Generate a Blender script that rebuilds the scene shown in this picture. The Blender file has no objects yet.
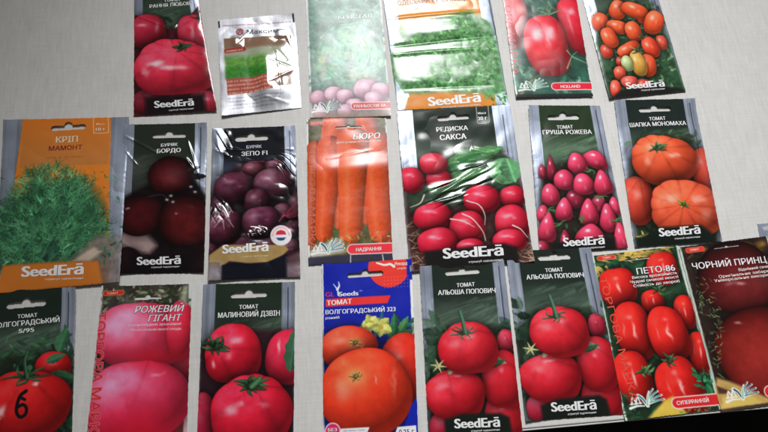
# Vegetable seed packets laid out in rows on a pale linen-look table, seen from above.
# Lengths on a packet are millimetres from its top left corner (x right, y down); the scene is in metres.
import bpy, bmesh, math
import numpy as np

SC = bpy.context.scene
COL = SC.collection
MM = 0.001
SS = 4            # artwork samples per millimetre
GRID = 0.5        # spacing of the film's mesh in millimetres

# ------------------------------------------------------------------ noise
def vnoise(shape, cell, rng):
    """smooth value noise, shape in samples, cell in samples"""
    H, W = shape
    gh, gw = int(H / cell) + 3, int(W / cell) + 3
    g = rng.random((gh, gw))
    y = np.arange(H) / cell; x = np.arange(W) / cell
    y0 = y.astype(int); x0 = x.astype(int)
    fy = y - y0; fx = x - x0
    fy = (fy * fy * (3 - 2 * fy))[:, None]; fx = (fx * fx * (3 - 2 * fx))[None, :]
    a = g[y0][:, x0]; b = g[y0][:, x0 + 1]; c = g[y0 + 1][:, x0]; d = g[y0 + 1][:, x0 + 1]
    return (a * (1 - fx) + b * fx) * (1 - fy) + (c * (1 - fx) + d * fx) * fy

def fbm(shape, cell, rng, octs=4):
    out = np.zeros(shape); amp = 1; tot = 0
    for _ in range(octs):
        if cell < 1.2: break
        out += amp * vnoise(shape, cell, rng); tot += amp
        amp *= .55; cell *= .5
    return out / tot

def sst(e0, e1, x):
    t = np.clip((x - e0) / (e1 - e0), 0, 1)
    return t * t * (3 - 2 * t)

def rgb(c): return np.array(c, float) / 255.0

# ------------------------------------------------------------------ printed artwork
FOIL, HEADER, PICTURE, BRANDBAR, BANNER, TAGPILL, EMBLEM, WTAG, SEAL, BAND = range(10)
PART_NAME = {FOIL: 'foil_envelope', HEADER: 'header_panel', PICTURE: 'picture_print', BRANDBAR: 'brand_panel', BANNER: 'banner',
             TAGPILL: 'crop_badge', EMBLEM: 'brand_emblem', WTAG: 'weight_tag', SEAL: 'round_seal', BAND: 'colour_band'}

class Art:
    def __init__(s, w, h, seed, base=(150, 157, 172)):
        s.w, s.h = w, h
        s.W, s.H = int(w * SS) + 1, int(h * SS) + 1
        s.rng = np.random.default_rng(seed)
        s.c = np.zeros((s.H, s.W, 3)) + rgb(base)
        s.pid = np.zeros((s.H, s.W), np.int8)
        s.hole = np.zeros((s.H, s.W), bool)
        s.texts = []; s.marks = []
        s.ridges = []; s.tilts = []; s.crumple = 0.12; s.bulge = 1.6; s.step = None; s.warp = 1.8

    def pt(s, x, y):
        f = s.frame; dx, dy = x - f[0], y - f[1]
        return (f[2] + f[4] * dx + f[5] * dy, f[3] + f[6] * dx + f[7] * dy)

    def box(s, x0, y0, x1, y1):
        i0 = max(int(y0 * SS), 0); i1 = min(int(y1 * SS) + 2, s.H)
        j0 = max(int(x0 * SS), 0); j1 = min(int(x1 * SS) + 2, s.W)
        if i1 <= i0 or j1 <= j0: return None
        Y, X = np.mgrid[i0:i1, j0:j1].astype(float)
        return (slice(i0, i1), slice(j0, j1)), X / SS, Y / SS

    def put(s, sl, a, col, pid=None):
        col = np.asarray(col, float)
        v = s.c[sl]
        v[...] = v * (1 - a[..., None]) + col * a[..., None]
        if pid is not None: s.pid[sl][a > .5] = pid

    def streaks(s, strength=.10):
        n = vnoise((4, s.W), 7, s.rng)[1] - .5
        m = fbm((s.H, s.W), 60, s.rng, 3) - .5
        s.c *= (1 + strength * 2 * n)[None, :, None] + strength * 1.6 * m[..., None]

    def grain(s, amp=.05, cell=3.0):
        n = fbm((s.H, s.W), cell, s.rng, 2) - .5
        s.c *= 1 + 2 * amp * n[..., None]

    def poly(s, pts, col, pid=None, soft=.25, alpha=1.0, tex=0.0, cell=10):
        P = np.array(pts, float)
        b = s.box(P[:, 0].min() - 1, P[:, 1].min() - 1, P[:, 0].max() + 1, P[:, 1].max() + 1)
        if b is None: return
        sl, X, Y = b
        ins = np.zeros(X.shape, bool); d = np.full(X.shape, 1e9)
        n = len(P)
        for i in range(n):
            x0, y0 = P[i]; x1, y1 = P[(i + 1) % n]
            if y0 != y1:
                cr = ((y0 > Y) != (y1 > Y)) & (X < (x1 - x0) * (Y - y0) / (y1 - y0) + x0)
                ins ^= cr
            dx, dy = x1 - x0, y1 - y0; L = dx * dx + dy * dy + 1e-9
            t = np.clip(((X - x0) * dx + (Y - y0) * dy) / L, 0, 1)
            d = np.minimum(d, np.hypot(X - x0 - t * dx, Y - y0 - t * dy))
        sd = np.where(ins, d, -d)
        a = np.clip(sd / soft * .5 + .5, 0, 1) * alpha
        colr = rgb(col)
        if tex:
            colr = colr * (1 + 2 * tex * (fbm(X.shape, cell * SS, s.rng, 4) - .5))[..., None]
        s.put(sl, a, colr, pid)

    def grad(s, y0, y1, c0, c1, x0=0, x1=None, pid=None):
        b = s.box(x0, y0, s.w if x1 is None else x1, y1)
        if b is None: return
        sl, X, Y = b
        t = np.clip((Y - y0) / (y1 - y0), 0, 1)[..., None]
        s.put(sl, np.ones(X.shape), rgb(c0) * (1 - t) + rgb(c1) * t, pid)

    def blob(s, p, rx, ry, col, alpha=1.0, pw=2, rot=0, pid=None):
        m = max(rx, ry) * 2
        b = s.box(p[0] - m, p[1] - m, p[0] + m, p[1] + m)
        if b is None: return
        sl, X, Y = b
        ca, sa = math.cos(math.radians(rot)), math.sin(math.radians(rot))
        x = ((X - p[0]) * ca + (Y - p[1]) * sa) / rx; y = (-(X - p[0]) * sa + (Y - p[1]) * ca) / ry
        s.put(sl, alpha * np.exp(-(np.abs(x) ** pw + np.abs(y) ** pw)), rgb(col), pid)

    def disc(s, p, r, col, pid=None, ry=None):
        ry = ry or r
        b = s.box(p[0] - r - 1, p[1] - ry - 1, p[0] + r + 1, p[1] + ry + 1)
        if b is None: return
        sl, X, Y = b
        q = np.hypot((X - p[0]) / r, (Y - p[1]) / ry)
        s.put(sl, np.clip((1 - q) * min(r, ry) * SS + .5, 0, 1), rgb(col), pid)

    def fruit(s, p, rx, ry, col, rot=0, pw=2.25, ribs=0, stem=(0, -.5), hl=((-.35, -.4, .2, .13, .75),), light=(-.35, -.55),
              rim=.46, shadow=.5, lift=.32, mottle=.09, pear=0.0, pid=PICTURE, tint=None):
        """one round fruit or root as the print shows it"""
        m = max(rx, ry) * 1.55
        b = s.box(p[0] - m, p[1] - m, p[0] + m, p[1] + m)
        if b is None: return
        sl, X, Y = b
        ca, sa = math.cos(math.radians(rot)), math.sin(math.radians(rot))
        x = ((X - p[0]) * ca + (Y - p[1]) * sa) / rx; y = (-(X - p[0]) * sa + (Y - p[1]) * ca) / ry
        if pear: x = x / (1 - pear * .5 + pear * .5 * np.clip(y + .2, -1, 1))
        r = (np.abs(x) ** pw + np.abs(y) ** pw) ** (1 / pw)
        th = np.arctan2(y - stem[1], x - stem[0]); dist = np.hypot(x - stem[0], y - stem[1])
        p1, p2 = s.rng.random(2) * 6.28; ang = np.arctan2(y, x)
        r = r / (1 + .02 * np.sin(2 * ang + p1) + .022 * np.sin(3 * ang + p2) + .012 * np.sin(5 * ang + p1 * 2))
        wob = 0
        if ribs:
            ph = s.rng.random() * 6
            wob = np.abs(np.cos(ribs * th / 2 + ph + .35 * np.sin(2 * th)))
            r = r / (1 + .03 * (wob - .5))
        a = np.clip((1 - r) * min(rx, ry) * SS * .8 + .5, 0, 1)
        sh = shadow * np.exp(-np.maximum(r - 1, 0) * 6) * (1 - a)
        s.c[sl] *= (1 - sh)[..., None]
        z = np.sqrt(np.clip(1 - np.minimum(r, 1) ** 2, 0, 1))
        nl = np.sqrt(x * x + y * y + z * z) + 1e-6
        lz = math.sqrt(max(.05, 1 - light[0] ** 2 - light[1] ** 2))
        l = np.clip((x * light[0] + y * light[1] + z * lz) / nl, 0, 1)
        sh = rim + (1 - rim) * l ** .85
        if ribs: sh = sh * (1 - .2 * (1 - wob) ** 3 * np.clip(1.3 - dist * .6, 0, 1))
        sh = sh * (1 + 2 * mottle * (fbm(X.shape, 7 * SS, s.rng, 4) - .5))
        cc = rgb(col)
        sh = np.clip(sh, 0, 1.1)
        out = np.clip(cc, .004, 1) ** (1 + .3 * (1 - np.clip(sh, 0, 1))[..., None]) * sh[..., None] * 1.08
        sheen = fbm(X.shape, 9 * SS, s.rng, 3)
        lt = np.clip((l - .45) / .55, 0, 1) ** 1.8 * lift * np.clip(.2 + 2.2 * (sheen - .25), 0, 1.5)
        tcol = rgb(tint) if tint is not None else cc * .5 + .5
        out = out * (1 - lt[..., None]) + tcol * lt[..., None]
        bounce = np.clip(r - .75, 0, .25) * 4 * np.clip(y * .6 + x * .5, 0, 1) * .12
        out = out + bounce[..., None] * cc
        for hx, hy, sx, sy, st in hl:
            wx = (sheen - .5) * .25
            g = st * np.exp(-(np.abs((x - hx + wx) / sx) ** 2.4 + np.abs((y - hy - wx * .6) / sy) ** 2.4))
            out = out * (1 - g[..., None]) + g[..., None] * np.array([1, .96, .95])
        s.put(sl, a, np.clip(out, 0, 1), pid)

    def stroke(s, pts, w0, w1, col, pid=None, shade=0.0, tex=0.0, alpha=1.0, rings=0):
        """tapered line through points; shade gives a printed roundness across it"""
        P = np.array(pts, float); wm = max(w0, w1)
        if len(P) > 2:
            Q = np.vstack([2 * P[0] - P[1], P, 2 * P[-1] - P[-2]]); out = []
            for i in range(1, len(Q) - 2):
                for t in (0, .2, .4, .6, .8):
                    a0, a1, a2, a3 = Q[i - 1], Q[i], Q[i + 1], Q[i + 2]
                    out.append(.5 * (2 * a1 + (a2 - a0) * t + (2 * a0 - 5 * a1 + 4 * a2 - a3) * t * t + (3 * a1 - a0 - 3 * a2 + a3) * t ** 3))
            P = np.array(out + [P[-1]])
        b = s.box(P[:, 0].min() - wm, P[:, 1].min() - wm, P[:, 0].max() + wm, P[:, 1].max() + wm)
        if b is None: return
        sl, X, Y = b
        best = np.full(X.shape, 1e9); rel = np.zeros(X.shape); tt = np.zeros(X.shape); side = np.zeros(X.shape)
        seg = np.hypot(*(P[1:] - P[:-1]).T); cum = np.r_[0, np.cumsum(seg)]; tot = cum[-1] + 1e-9
        for i in range(len(P) - 1):
            x0, y0 = P[i]; dx, dy = P[i + 1] - P[i]; L = dx * dx + dy * dy + 1e-9
            t = np.clip(((X - x0) * dx + (Y - y0) * dy) / L, 0, 1)
            d = np.hypot(X - x0 - t * dx, Y - y0 - t * dy)
            g = (cum[i] + t * seg[i]) / tot
            hw = (w0 + (w1 - w0) * g) / 2
            k = (d - hw) < best
            best = np.where(k, d - hw, best); rel = np.where(k, d / (hw + 1e-6), rel); tt = np.where(k, g, tt)
            side = np.where(k, np.sign((X - x0) * dy - (Y - y0) * dx), side)
        a = np.clip(-best * SS + .5, 0, 1) * alpha
        out = np.zeros(X.shape + (3,)) + rgb(col)
        if shade:
            q = np.clip(rel, 0, 1) * side
            f = 1 - shade * np.clip(q * .5 + .25 + .6 * q * q, 0, 1.2)
            out *= f[..., None]
            hi = np.exp(-((q + .35) / .22) ** 2) * shade * .28
            out = out * (1 - hi[..., None]) + hi[..., None]
        if tex: out *= (1 + 2 * tex * (fbm(X.shape, 2.5 * SS, s.rng, 3) - .5))[..., None]
        if rings:
            n = vnoise((600, 3), 3, s.rng)[:, 1]
            out *= (1 - .2 * np.clip(n[(np.clip(tt + .012 * np.sin(rel * side * 4 + tt * 40), 0, 1) * 590).astype(int)] - .62, 0, 1) * 2 * np.clip(.5 + side * rel * .8, 0, 1))[..., None]
        s.put(sl, a, np.clip(out, 0, 1), pid)

    def leaf(s, p, ln, wd, ang, col, vein=.25, pid=PICTURE, alpha=1.0):
        ca, sa = math.cos(math.radians(ang)), math.sin(math.radians(ang))
        b = s.box(p[0] - ln, p[1] - ln, p[0] + ln, p[1] + ln)
        if b is None: return
        sl, X, Y = b
        u = ((X - p[0]) * ca + (Y - p[1]) * sa) / ln; v = (-(X - p[0]) * sa + (Y - p[1]) * ca) / wd
        prof = np.clip(np.sin(np.pi * np.clip(u, 0, 1) ** .8), 0, 1) ** .8 * (1 + .1 * np.sin(u * 26))
        d = (prof - np.abs(v) * 2) * wd / 2
        a = np.clip(d * SS + .3, 0, 1) * ((u > 0) & (u < 1)) * alpha
        f = 1 - .35 * np.clip(v * 2, -.3, 1) + vein * np.exp(-(v / .06) ** 2) + .4 * vein * np.maximum(0, np.cos((u * 9 - np.abs(v) * 5) * 2 * np.pi)) ** 8
        f *= 1 + .3 * (fbm(X.shape, 3 * SS, s.rng, 3) - .5)
        s.put(sl, a, np.clip(rgb(col) * f[..., None], 0, 1), pid)

    def foliage(s, x0, y0, x1, y1, n, cols, ln=(4, 9), pid=PICTURE, keep=None, wr=.45, alpha=.8):
        for _ in range(n):
            px, py = s.rng.uniform(x0, x1), s.rng.uniform(y0, y1)
            if keep and not keep(px, py): continue
            l = s.rng.uniform(*ln)
            c = rgb(cols[s.rng.integers(len(cols))]) * 255 * s.rng.uniform(.75, 1.25)
            s.leaf((px, py), l, l * s.rng.uniform(.7, 1.2) * wr, s.rng.uniform(0, 360), c, vein=.12, pid=pid, alpha=alpha * s.rng.uniform(.6, 1.2))

    def calyx(s, p, r, n, col, squash=.7, stub=True, rot=0, w=.5):
        for k in range(n):
            a = 2 * math.pi * (k + s.rng.uniform(-.2, .2)) / n + rot
            l = r * s.rng.uniform(.85, 1.3)
            bend = s.rng.uniform(-.5, .5)
            q1 = (p[0] + math.cos(a) * l * .55, p[1] + math.sin(a) * l * .55 * squash)
            q2 = (p[0] + math.cos(a + bend) * l, p[1] + math.sin(a + bend) * l * squash)
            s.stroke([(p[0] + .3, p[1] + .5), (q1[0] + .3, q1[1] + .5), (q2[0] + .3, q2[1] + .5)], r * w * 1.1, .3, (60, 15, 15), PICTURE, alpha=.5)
            cl = np.array(col) * s.rng.uniform(.65, 1.25)
            s.stroke([p, q1, q2], r * w, .3, cl, PICTURE, shade=.45)
            s.stroke([(q1[0], q1[1] - .3), (q2[0] + s.rng.uniform(-1, 1), q2[1] - s.rng.uniform(.3, 1.2))], r * w * .4, .25, cl * 1.35, PICTURE, alpha=.7)
        if stub:
            s.stroke([p, (p[0] + r * .12, p[1] - r * .35)], r * .3, r * .22, np.array(col) * .8, PICTURE, shade=.5)
            s.disc((p[0] + r * .12, p[1] - r * .37), r * .12, np.array(col) * 1.25, PICTURE)

    def greek(s, a, b, h, col, alpha=.85, wl=(2.5, 6.5)):
        """a line of print too small to read: word lengths of tiny upright strokes"""
        a = np.array(a, float); b = np.array(b, float); L = np.hypot(*(b - a)); u = (b - a) / L; nrm = np.array([u[1], -u[0]])
        t = 0
        while t < L:
            e = min(t + s.rng.uniform(*wl), L)
            x = t
            while x < e:
                w = s.rng.uniform(.35, .6) * h * .5
                p = a + u * x
                s.stroke([p, p + nrm * h * s.rng.uniform(.75, 1.0)], w, w, col, alpha=alpha)
                if s.rng.random() < .6: s.stroke([p + nrm * h * .5, p + nrm * h * .5 + u * h * .5], w * .7, w * .7, col, alpha=alpha)
                x += h * s.rng.uniform(.55, .8)
            t = e + h * .6

    def slot(s, a, b, h, bump=.5):
        """the hang hole: a real opening"""
        ax, ay = a; bx, by = b
        Y, X = np.mgrid[0:s.H, 0:s.W] / SS
        dx, dy = bx - ax, by - ay; L = dx * dx + dy * dy; r = h / 2
        l = math.sqrt(L); k = r / l
        t = np.clip(((X - ax) * dx + (Y - ay) * dy) / L, k, 1 - k)
        m = np.hypot(X - ax - t * dx, Y - ay - t * dy) < r
        if bump:
            cx, cy = (ax + bx) / 2 + dy / l * r * .9, (ay + by) / 2 - dx / l * r * .9
            m |= np.hypot(X - cx, Y - cy) < h * bump
        s.hole |= m

    def text(s, name, body, a, b, cap, col, parent=None, bold=.0, shear=0.0, outline=None, fat=.024):
        s.texts.append(dict(name=name, body=body, a=a, b=b, cap=cap, col=col, parent=parent, bold=bold, shear=shear, outline=outline, fat=fat))

    # ---- pieces many packets share
    def silver(s, dark=(28, 44, 30), mid=(58, 92, 64), low=(16, 22, 18), x0=.14, x1=.857, head=.36, line=True, leafy=True):
        """silvery film with the dark centre panel of one packet range"""
        s.streaks(.10)
        dk = np.array(dark, float); dark = (dk * .7 + dk.mean() * .3) * 1.0
        md = np.array(mid, float); mid = md * .55 + md.mean() * .45 + 8
        X0, X1 = s.w * x0, s.w * x1
        s.poly([(X0, -1), (X1, -1), (X1, s.h + 1), (X0, s.h + 1)], low, HEADER)
        s.grad(0, s.h * .20, dark, dark, X0, X1, HEADER)
        s.grad(s.h * .20, s.h * head, dark, mid, X0, X1, HEADER)
        s.grad(s.h * head, s.h * .62, mid, low, X0, X1, HEADER)
        if leafy:
            for k in range(70):
                y = s.h * s.rng.uniform(.22, head + .1); x = s.rng.uniform(X0, X1 - 6)
                l = s.rng.uniform(8, 26); c = np.asarray(mid) * s.rng.uniform(.45, 1.7)
                x2 = min(x + l, X1 - .5)
                s.stroke([(x, y + 5), ((x + x2) / 2, y + 1.5), (x2, y - 1)], .6, s.rng.uniform(1.2, 4.2), c, alpha=.2)
        if line:
            xl = s.w * .928
            s.stroke([(xl, s.h * .035), (xl + .3, s.h * .55)], .8, .8, (38, 44, 66))
            s.stroke([(s.w * .045, s.h * .03), (s.w * .05, s.h * .6)], .35, .35, (118, 126, 146))
            s.stroke([(s.w * .1, s.h * .0), (s.w * .1, s.h * .6)], .3, .3, (182, 190, 204))
            s.stroke([(s.w * .885, s.h * .0), (s.w * .885, s.h * .6)], .3, .3, (182, 190, 204))
        s.poly([(0, 0), (s.w, 0), (s.w, .9), (0, .9)], (170, 176, 186), FOIL, alpha=.0)

    def pill(s, a, b, h, col=(196, 38, 42), edge=(232, 200, 196), pid=BANNER, ew=.9):
        s.stroke([a, b], h + 2 * ew, h + 2 * ew, edge, pid)
        s.stroke([a, b], h, h, col, pid)

    def emblem(s, p, W, dark=(40, 70, 90), green=(120, 170, 130)):
        def q(u, v): return (p[0] + u * W, p[1] - v * W)
        wht = (226, 230, 226)
        for pts, w0, w1 in (([q(0, .03), q(.2, .07), q(.4, .05)], .07, .03), ([q(.06, .13), q(.12, .3), q(.2, .12)], .045, .03),
                            ([q(.18, .13), q(.25, .31), q(.31, .12)], .045, .03), ([q(.02, .13), q(.34, .14)], .03, .03)):
            s.stroke(pts, w0 * W, w1 * W, wht, EMBLEM)
        s.stroke([q(.28, .34), q(.38, .26), q(.47, .06)], .10 * W, .08 * W, wht, EMBLEM)
        s.stroke([q(.30, .33), q(.39, .24), q(.47, .08)], .055 * W, .04 * W, dark, EMBLEM)
        s.stroke([q(.49, .05), q(.54, .28), q(.60, .42)], .10 * W, .04 * W, wht, EMBLEM)
        s.stroke([q(.49, .07), q(.54, .26), q(.59, .38)], .05 * W, .02 * W, green, EMBLEM)
        for x, y in ((.72, .47), (.84, .40), (.93, .29), (.97, .17)):
            m = q(.5 + (x - .5) * .55, .1 + (y - .1) * .7)
            s.stroke([q(.54, .1), m, q(x, y)], .06 * W, .05 * W, wht, EMBLEM)
            s.stroke([q(.56, .12), m, q(x - .02, y)], .02 * W, .03 * W, dark, EMBLEM)

    def bar(s, y0, x0=.14, x1=.857, col=(18, 24, 20), soft=1.2):
        """dark strip at the foot that carries the maker's lettering"""
        s.poly([(s.w * x0, y0), (s.w * x1, y0), (s.w * x1, s.h + 1), (s.w * x0, s.h + 1)], col, BRANDBAR, soft=soft)

    def finish(s):
        low = s.pid == HEADER
        low[:int(s.H * .5)] = False
        s.pid[low] = BRANDBAR if (s.pid == BRANDBAR).any() else PICTURE
        g = s.c.mean(2, keepdims=True)
        s.c = g + (s.c - g) * 1.0
        s.c = np.clip((s.c - .5) * 1.0 + .5, 0, 1)

# ------------------------------------------------------------------ materials
def nodes(name):
    m = bpy.data.materials.new(name); m.use_nodes = True
    nt = m.node_tree; b = nt.nodes['Principled BSDF']
    return m, nt, b

def film_material(name, rough, metal, coat, bump=.06, scale=900):
    m, nt, b = nodes(name)
    a = nt.nodes.new('ShaderNodeAttribute'); a.attribute_name = 'print'
    nt.links.new(a.outputs['Color'], b.inputs['Base Color'])
    b.inputs['Metallic'].default_value = metal
    n = nt.nodes.new('ShaderNodeTexNoise'); n.inputs['Scale'].default_value = 60; n.inputs['Detail'].default_value = 4
    tc = nt.nodes.new('ShaderNodeTexCoord'); nt.links.new(tc.outputs['Object'], n.inputs['Vector'])
    mr = nt.nodes.new('ShaderNodeMapRange'); mr.inputs['To Min'].default_value = rough * .8; mr.inputs['To Max'].default_value = rough * 1.3
    nt.links.new(n.outputs['Fac'], mr.inputs['Value']); nt.links.new(mr.outputs['Result'], b.inputs['Roughness'])
    n2 = nt.nodes.new('ShaderNodeTexNoise'); n2.inputs['Scale'].default_value = scale; n2.inputs['Detail'].default_value = 2
    nt.links.new(tc.outputs['Object'], n2.inputs['Vector'])
    bp = nt.nodes.new('ShaderNodeBump'); bp.inputs['Strength'].default_value = bump; bp.inputs['Distance'].default_value = .0004
    nt.links.new(n2.outputs['Fac'], bp.inputs['Height']); nt.links.new(bp.outputs['Normal'], b.inputs['Normal'])
    b.inputs['Specular IOR Level'].default_value = .5
    b.inputs['Coat Weight'].default_value = coat; b.inputs['Coat Roughness'].default_value = .12
    return m

_ink = {}
def lin(c):
    c = np.asarray(c, float)
    return np.where(c <= .04045, c / 12.92, ((c + .055) / 1.055) ** 2.4)

INK_GAIN = 1.05
def ink(col):
    k = tuple(int(v) for v in col)
    if k not in _ink:
        m, nt, b = nodes('printed_ink_%d' % (len(_ink) + 1))
        v = np.clip(lin(rgb(k)) * INK_GAIN, 0, .85)
        n = nt.nodes.new('ShaderNodeTexNoise'); n.inputs['Scale'].default_value = 700
        mx = nt.nodes.new('ShaderNodeMix'); mx.data_type = 'RGBA'
        nt.links.new(n.outputs['Fac'], mx.inputs['Factor'])
        mx.inputs['A'].default_value = (*(v * .9), 1); mx.inputs['B'].default_value = (*np.clip(v * 1.08, 0, .88), 1)
        nt.links.new(mx.outputs['Result'], b.inputs['Base Color'])
        b.inputs['Roughness'].default_value = .35
        _ink[k] = m
    return _ink[k]

PRINT = film_material('printed_film', .2, 0.0, .0)
GLOSSY = film_material('printed_glossy_film', .15, 0.0, .0, bump=.03)
SACHET = film_material('glossy_sachet_film', .14, 0.0, 1.0, bump=.05)
SACHET.node_tree.nodes['Principled BSDF'].inputs['Specular IOR Level'].default_value = 1.0
SATIN = film_material('printed_satin_film', .34, 0.0, .0)
CARD = film_material('printed_card', .25, 0.0, .0)
FOILM = film_material('silver_foil', .3, .55, .0)
WHITEM = film_material('white_paper_edge', .4, 0.0, .0)

# ------------------------------------------------------------------ packet geometry
class Packet:
    """a flat packet whose film follows the four given corners (metres on the table) and its own bulge and creases"""
    def __init__(s, art, corners, z, seed):
        s.a = art; s.q = [np.array(c, float) for c in corners]; s.z = z
        rng = np.random.default_rng(seed + 77)
        s.n1 = fbm((art.H, art.W), 26 * SS, rng, 2)
        r = fbm((art.H, art.W), 22 * SS, rng, 2)
        s.n2 = np.abs(r - .5) * 2
        s.org = sum(s.q) / 4
        s.curl = rng.uniform(0, 1, 4) ** 2 * 2.4; s.warp = fbm((art.H, art.W), 55 * SS, rng, 2); s.ej = rng.uniform(-1, 1, (4, 60))

    def height(s, x, y):
        a = s.a; u = x / a.w; v = y / a.h
        zc = (s.z[0] * (1 - u) + s.z[1] * u) * (1 - v) + (s.z[3] * (1 - u) + s.z[2] * u) * v
        edge = np.clip(4 * u * (1 - u), 0, 1) ** .6 * np.clip(4 * v * (1 - v), 0, 1) ** .6
        for k, (cu, cv) in enumerate(((0, 0), (1, 0), (1, 1), (0, 1))):      # corners lift a little
            r = np.hypot((u - cu) * a.w, (v - cv) * a.h); zc = zc + s.curl[k] * np.clip(1 - r / 26, 0, 1) ** 2
        z = a.bulge * edge * sst(.08, .4, v)
        i = np.clip((y * SS).astype(int), 0, a.H - 1); j = np.clip((x * SS).astype(int), 0, a.W - 1)
        soft = np.clip(edge * 2, .25, 1)
        z = z + a.warp * (s.warp[i, j] - .45) * np.clip(edge * 1.5, .2, 1)
        z = z + a.crumple * 6 * (s.n1[i, j] - .5) * soft + a.crumple * 4 * (s.n2[i, j] - .25) * soft
        for (p, q, w, h) in a.ridges:
            dx, dy = q[0] - p[0], q[1] - p[1]; L = dx * dx + dy * dy
            t = ((x - p[0]) * dx + (y - p[1]) * dy) / L
            d = (-(x - p[0]) * dy + (y - p[1]) * dx) / math.sqrt(L)
            z = z + h * np.exp(-np.abs(d / w) ** (2 if w > 5 else 1.6)) * np.clip(np.sin(np.pi * np.clip(t, 0, 1)), 0, 1) ** .5
        for (p, rx, ry, gx, gy) in a.tilts:
            m = np.exp(-(np.abs((x - p[0]) / rx) ** 4 + np.abs((y - p[1]) / ry) ** 4))
            g = math.hypot(gx, gy); d = (gx * (x - p[0]) + gy * (y - p[1])) / g
            if g * min(rx, ry) < 1.2 or a.step is None:
                z = z + m * (g * d + .8 * (abs(gx) * rx + abs(gy) * ry))
            else:               # crinkled film: tilted facets one behind the other
                k = (d + 9 * (s.n1[i, j] - .5) + 4 * (s.n2[i, j] - .3)) / a.step; f = k - np.floor(k)
                z = z + m * g * a.step * np.where(f < .82, f, .82 * (1 - f) / .18)
        return zc + np.maximum(z, -.25)

    def world(s, x, y, lift=0.0):
        a = s.a; x = np.asarray(x); y = np.asarray(y); u = x / a.w; v = y / a.h
        def wave(k, t): return np.interp(t * 58, np.arange(60), s.ej[k]) * .22      # hand-cut, slightly uneven edges
        u = u + (wave(0, v) * np.clip(1 - u * 8, 0, 1) + wave(1, v) * np.clip(u * 8 - 7, 0, 1)) / a.w
        v = v + (wave(2, u) * np.clip(1 - v * 12, 0, 1) + wave(3, u) * np.clip(v * 12 - 11, 0, 1)) / a.h
        q = s.q
        P = ((1 - u) * (1 - v))[..., None] * q[0] + (u * (1 - v))[..., None] * q[1] + (u * v)[..., None] * q[2] + ((1 - u) * v)[..., None] * q[3]
        z = (s.height(np.asarray(x), np.asarray(y)) + lift) * MM
        return np.concatenate([P - s.org, z[..., None]], -1)

def link(name, me, parent, mats):
    o = bpy.data.objects.new(name, me); COL.objects.link(o); o.parent = parent
    for m in mats: me.materials.append(m)
    return o

def thing(name, label, cat, loc, group=None):
    o = bpy.data.objects.new(name, None); COL.objects.link(o)
    o.location = loc; o.empty_display_size = .02
    o['label'] = label; o['category'] = cat
    if group: o['group'] = group
    return o

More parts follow.
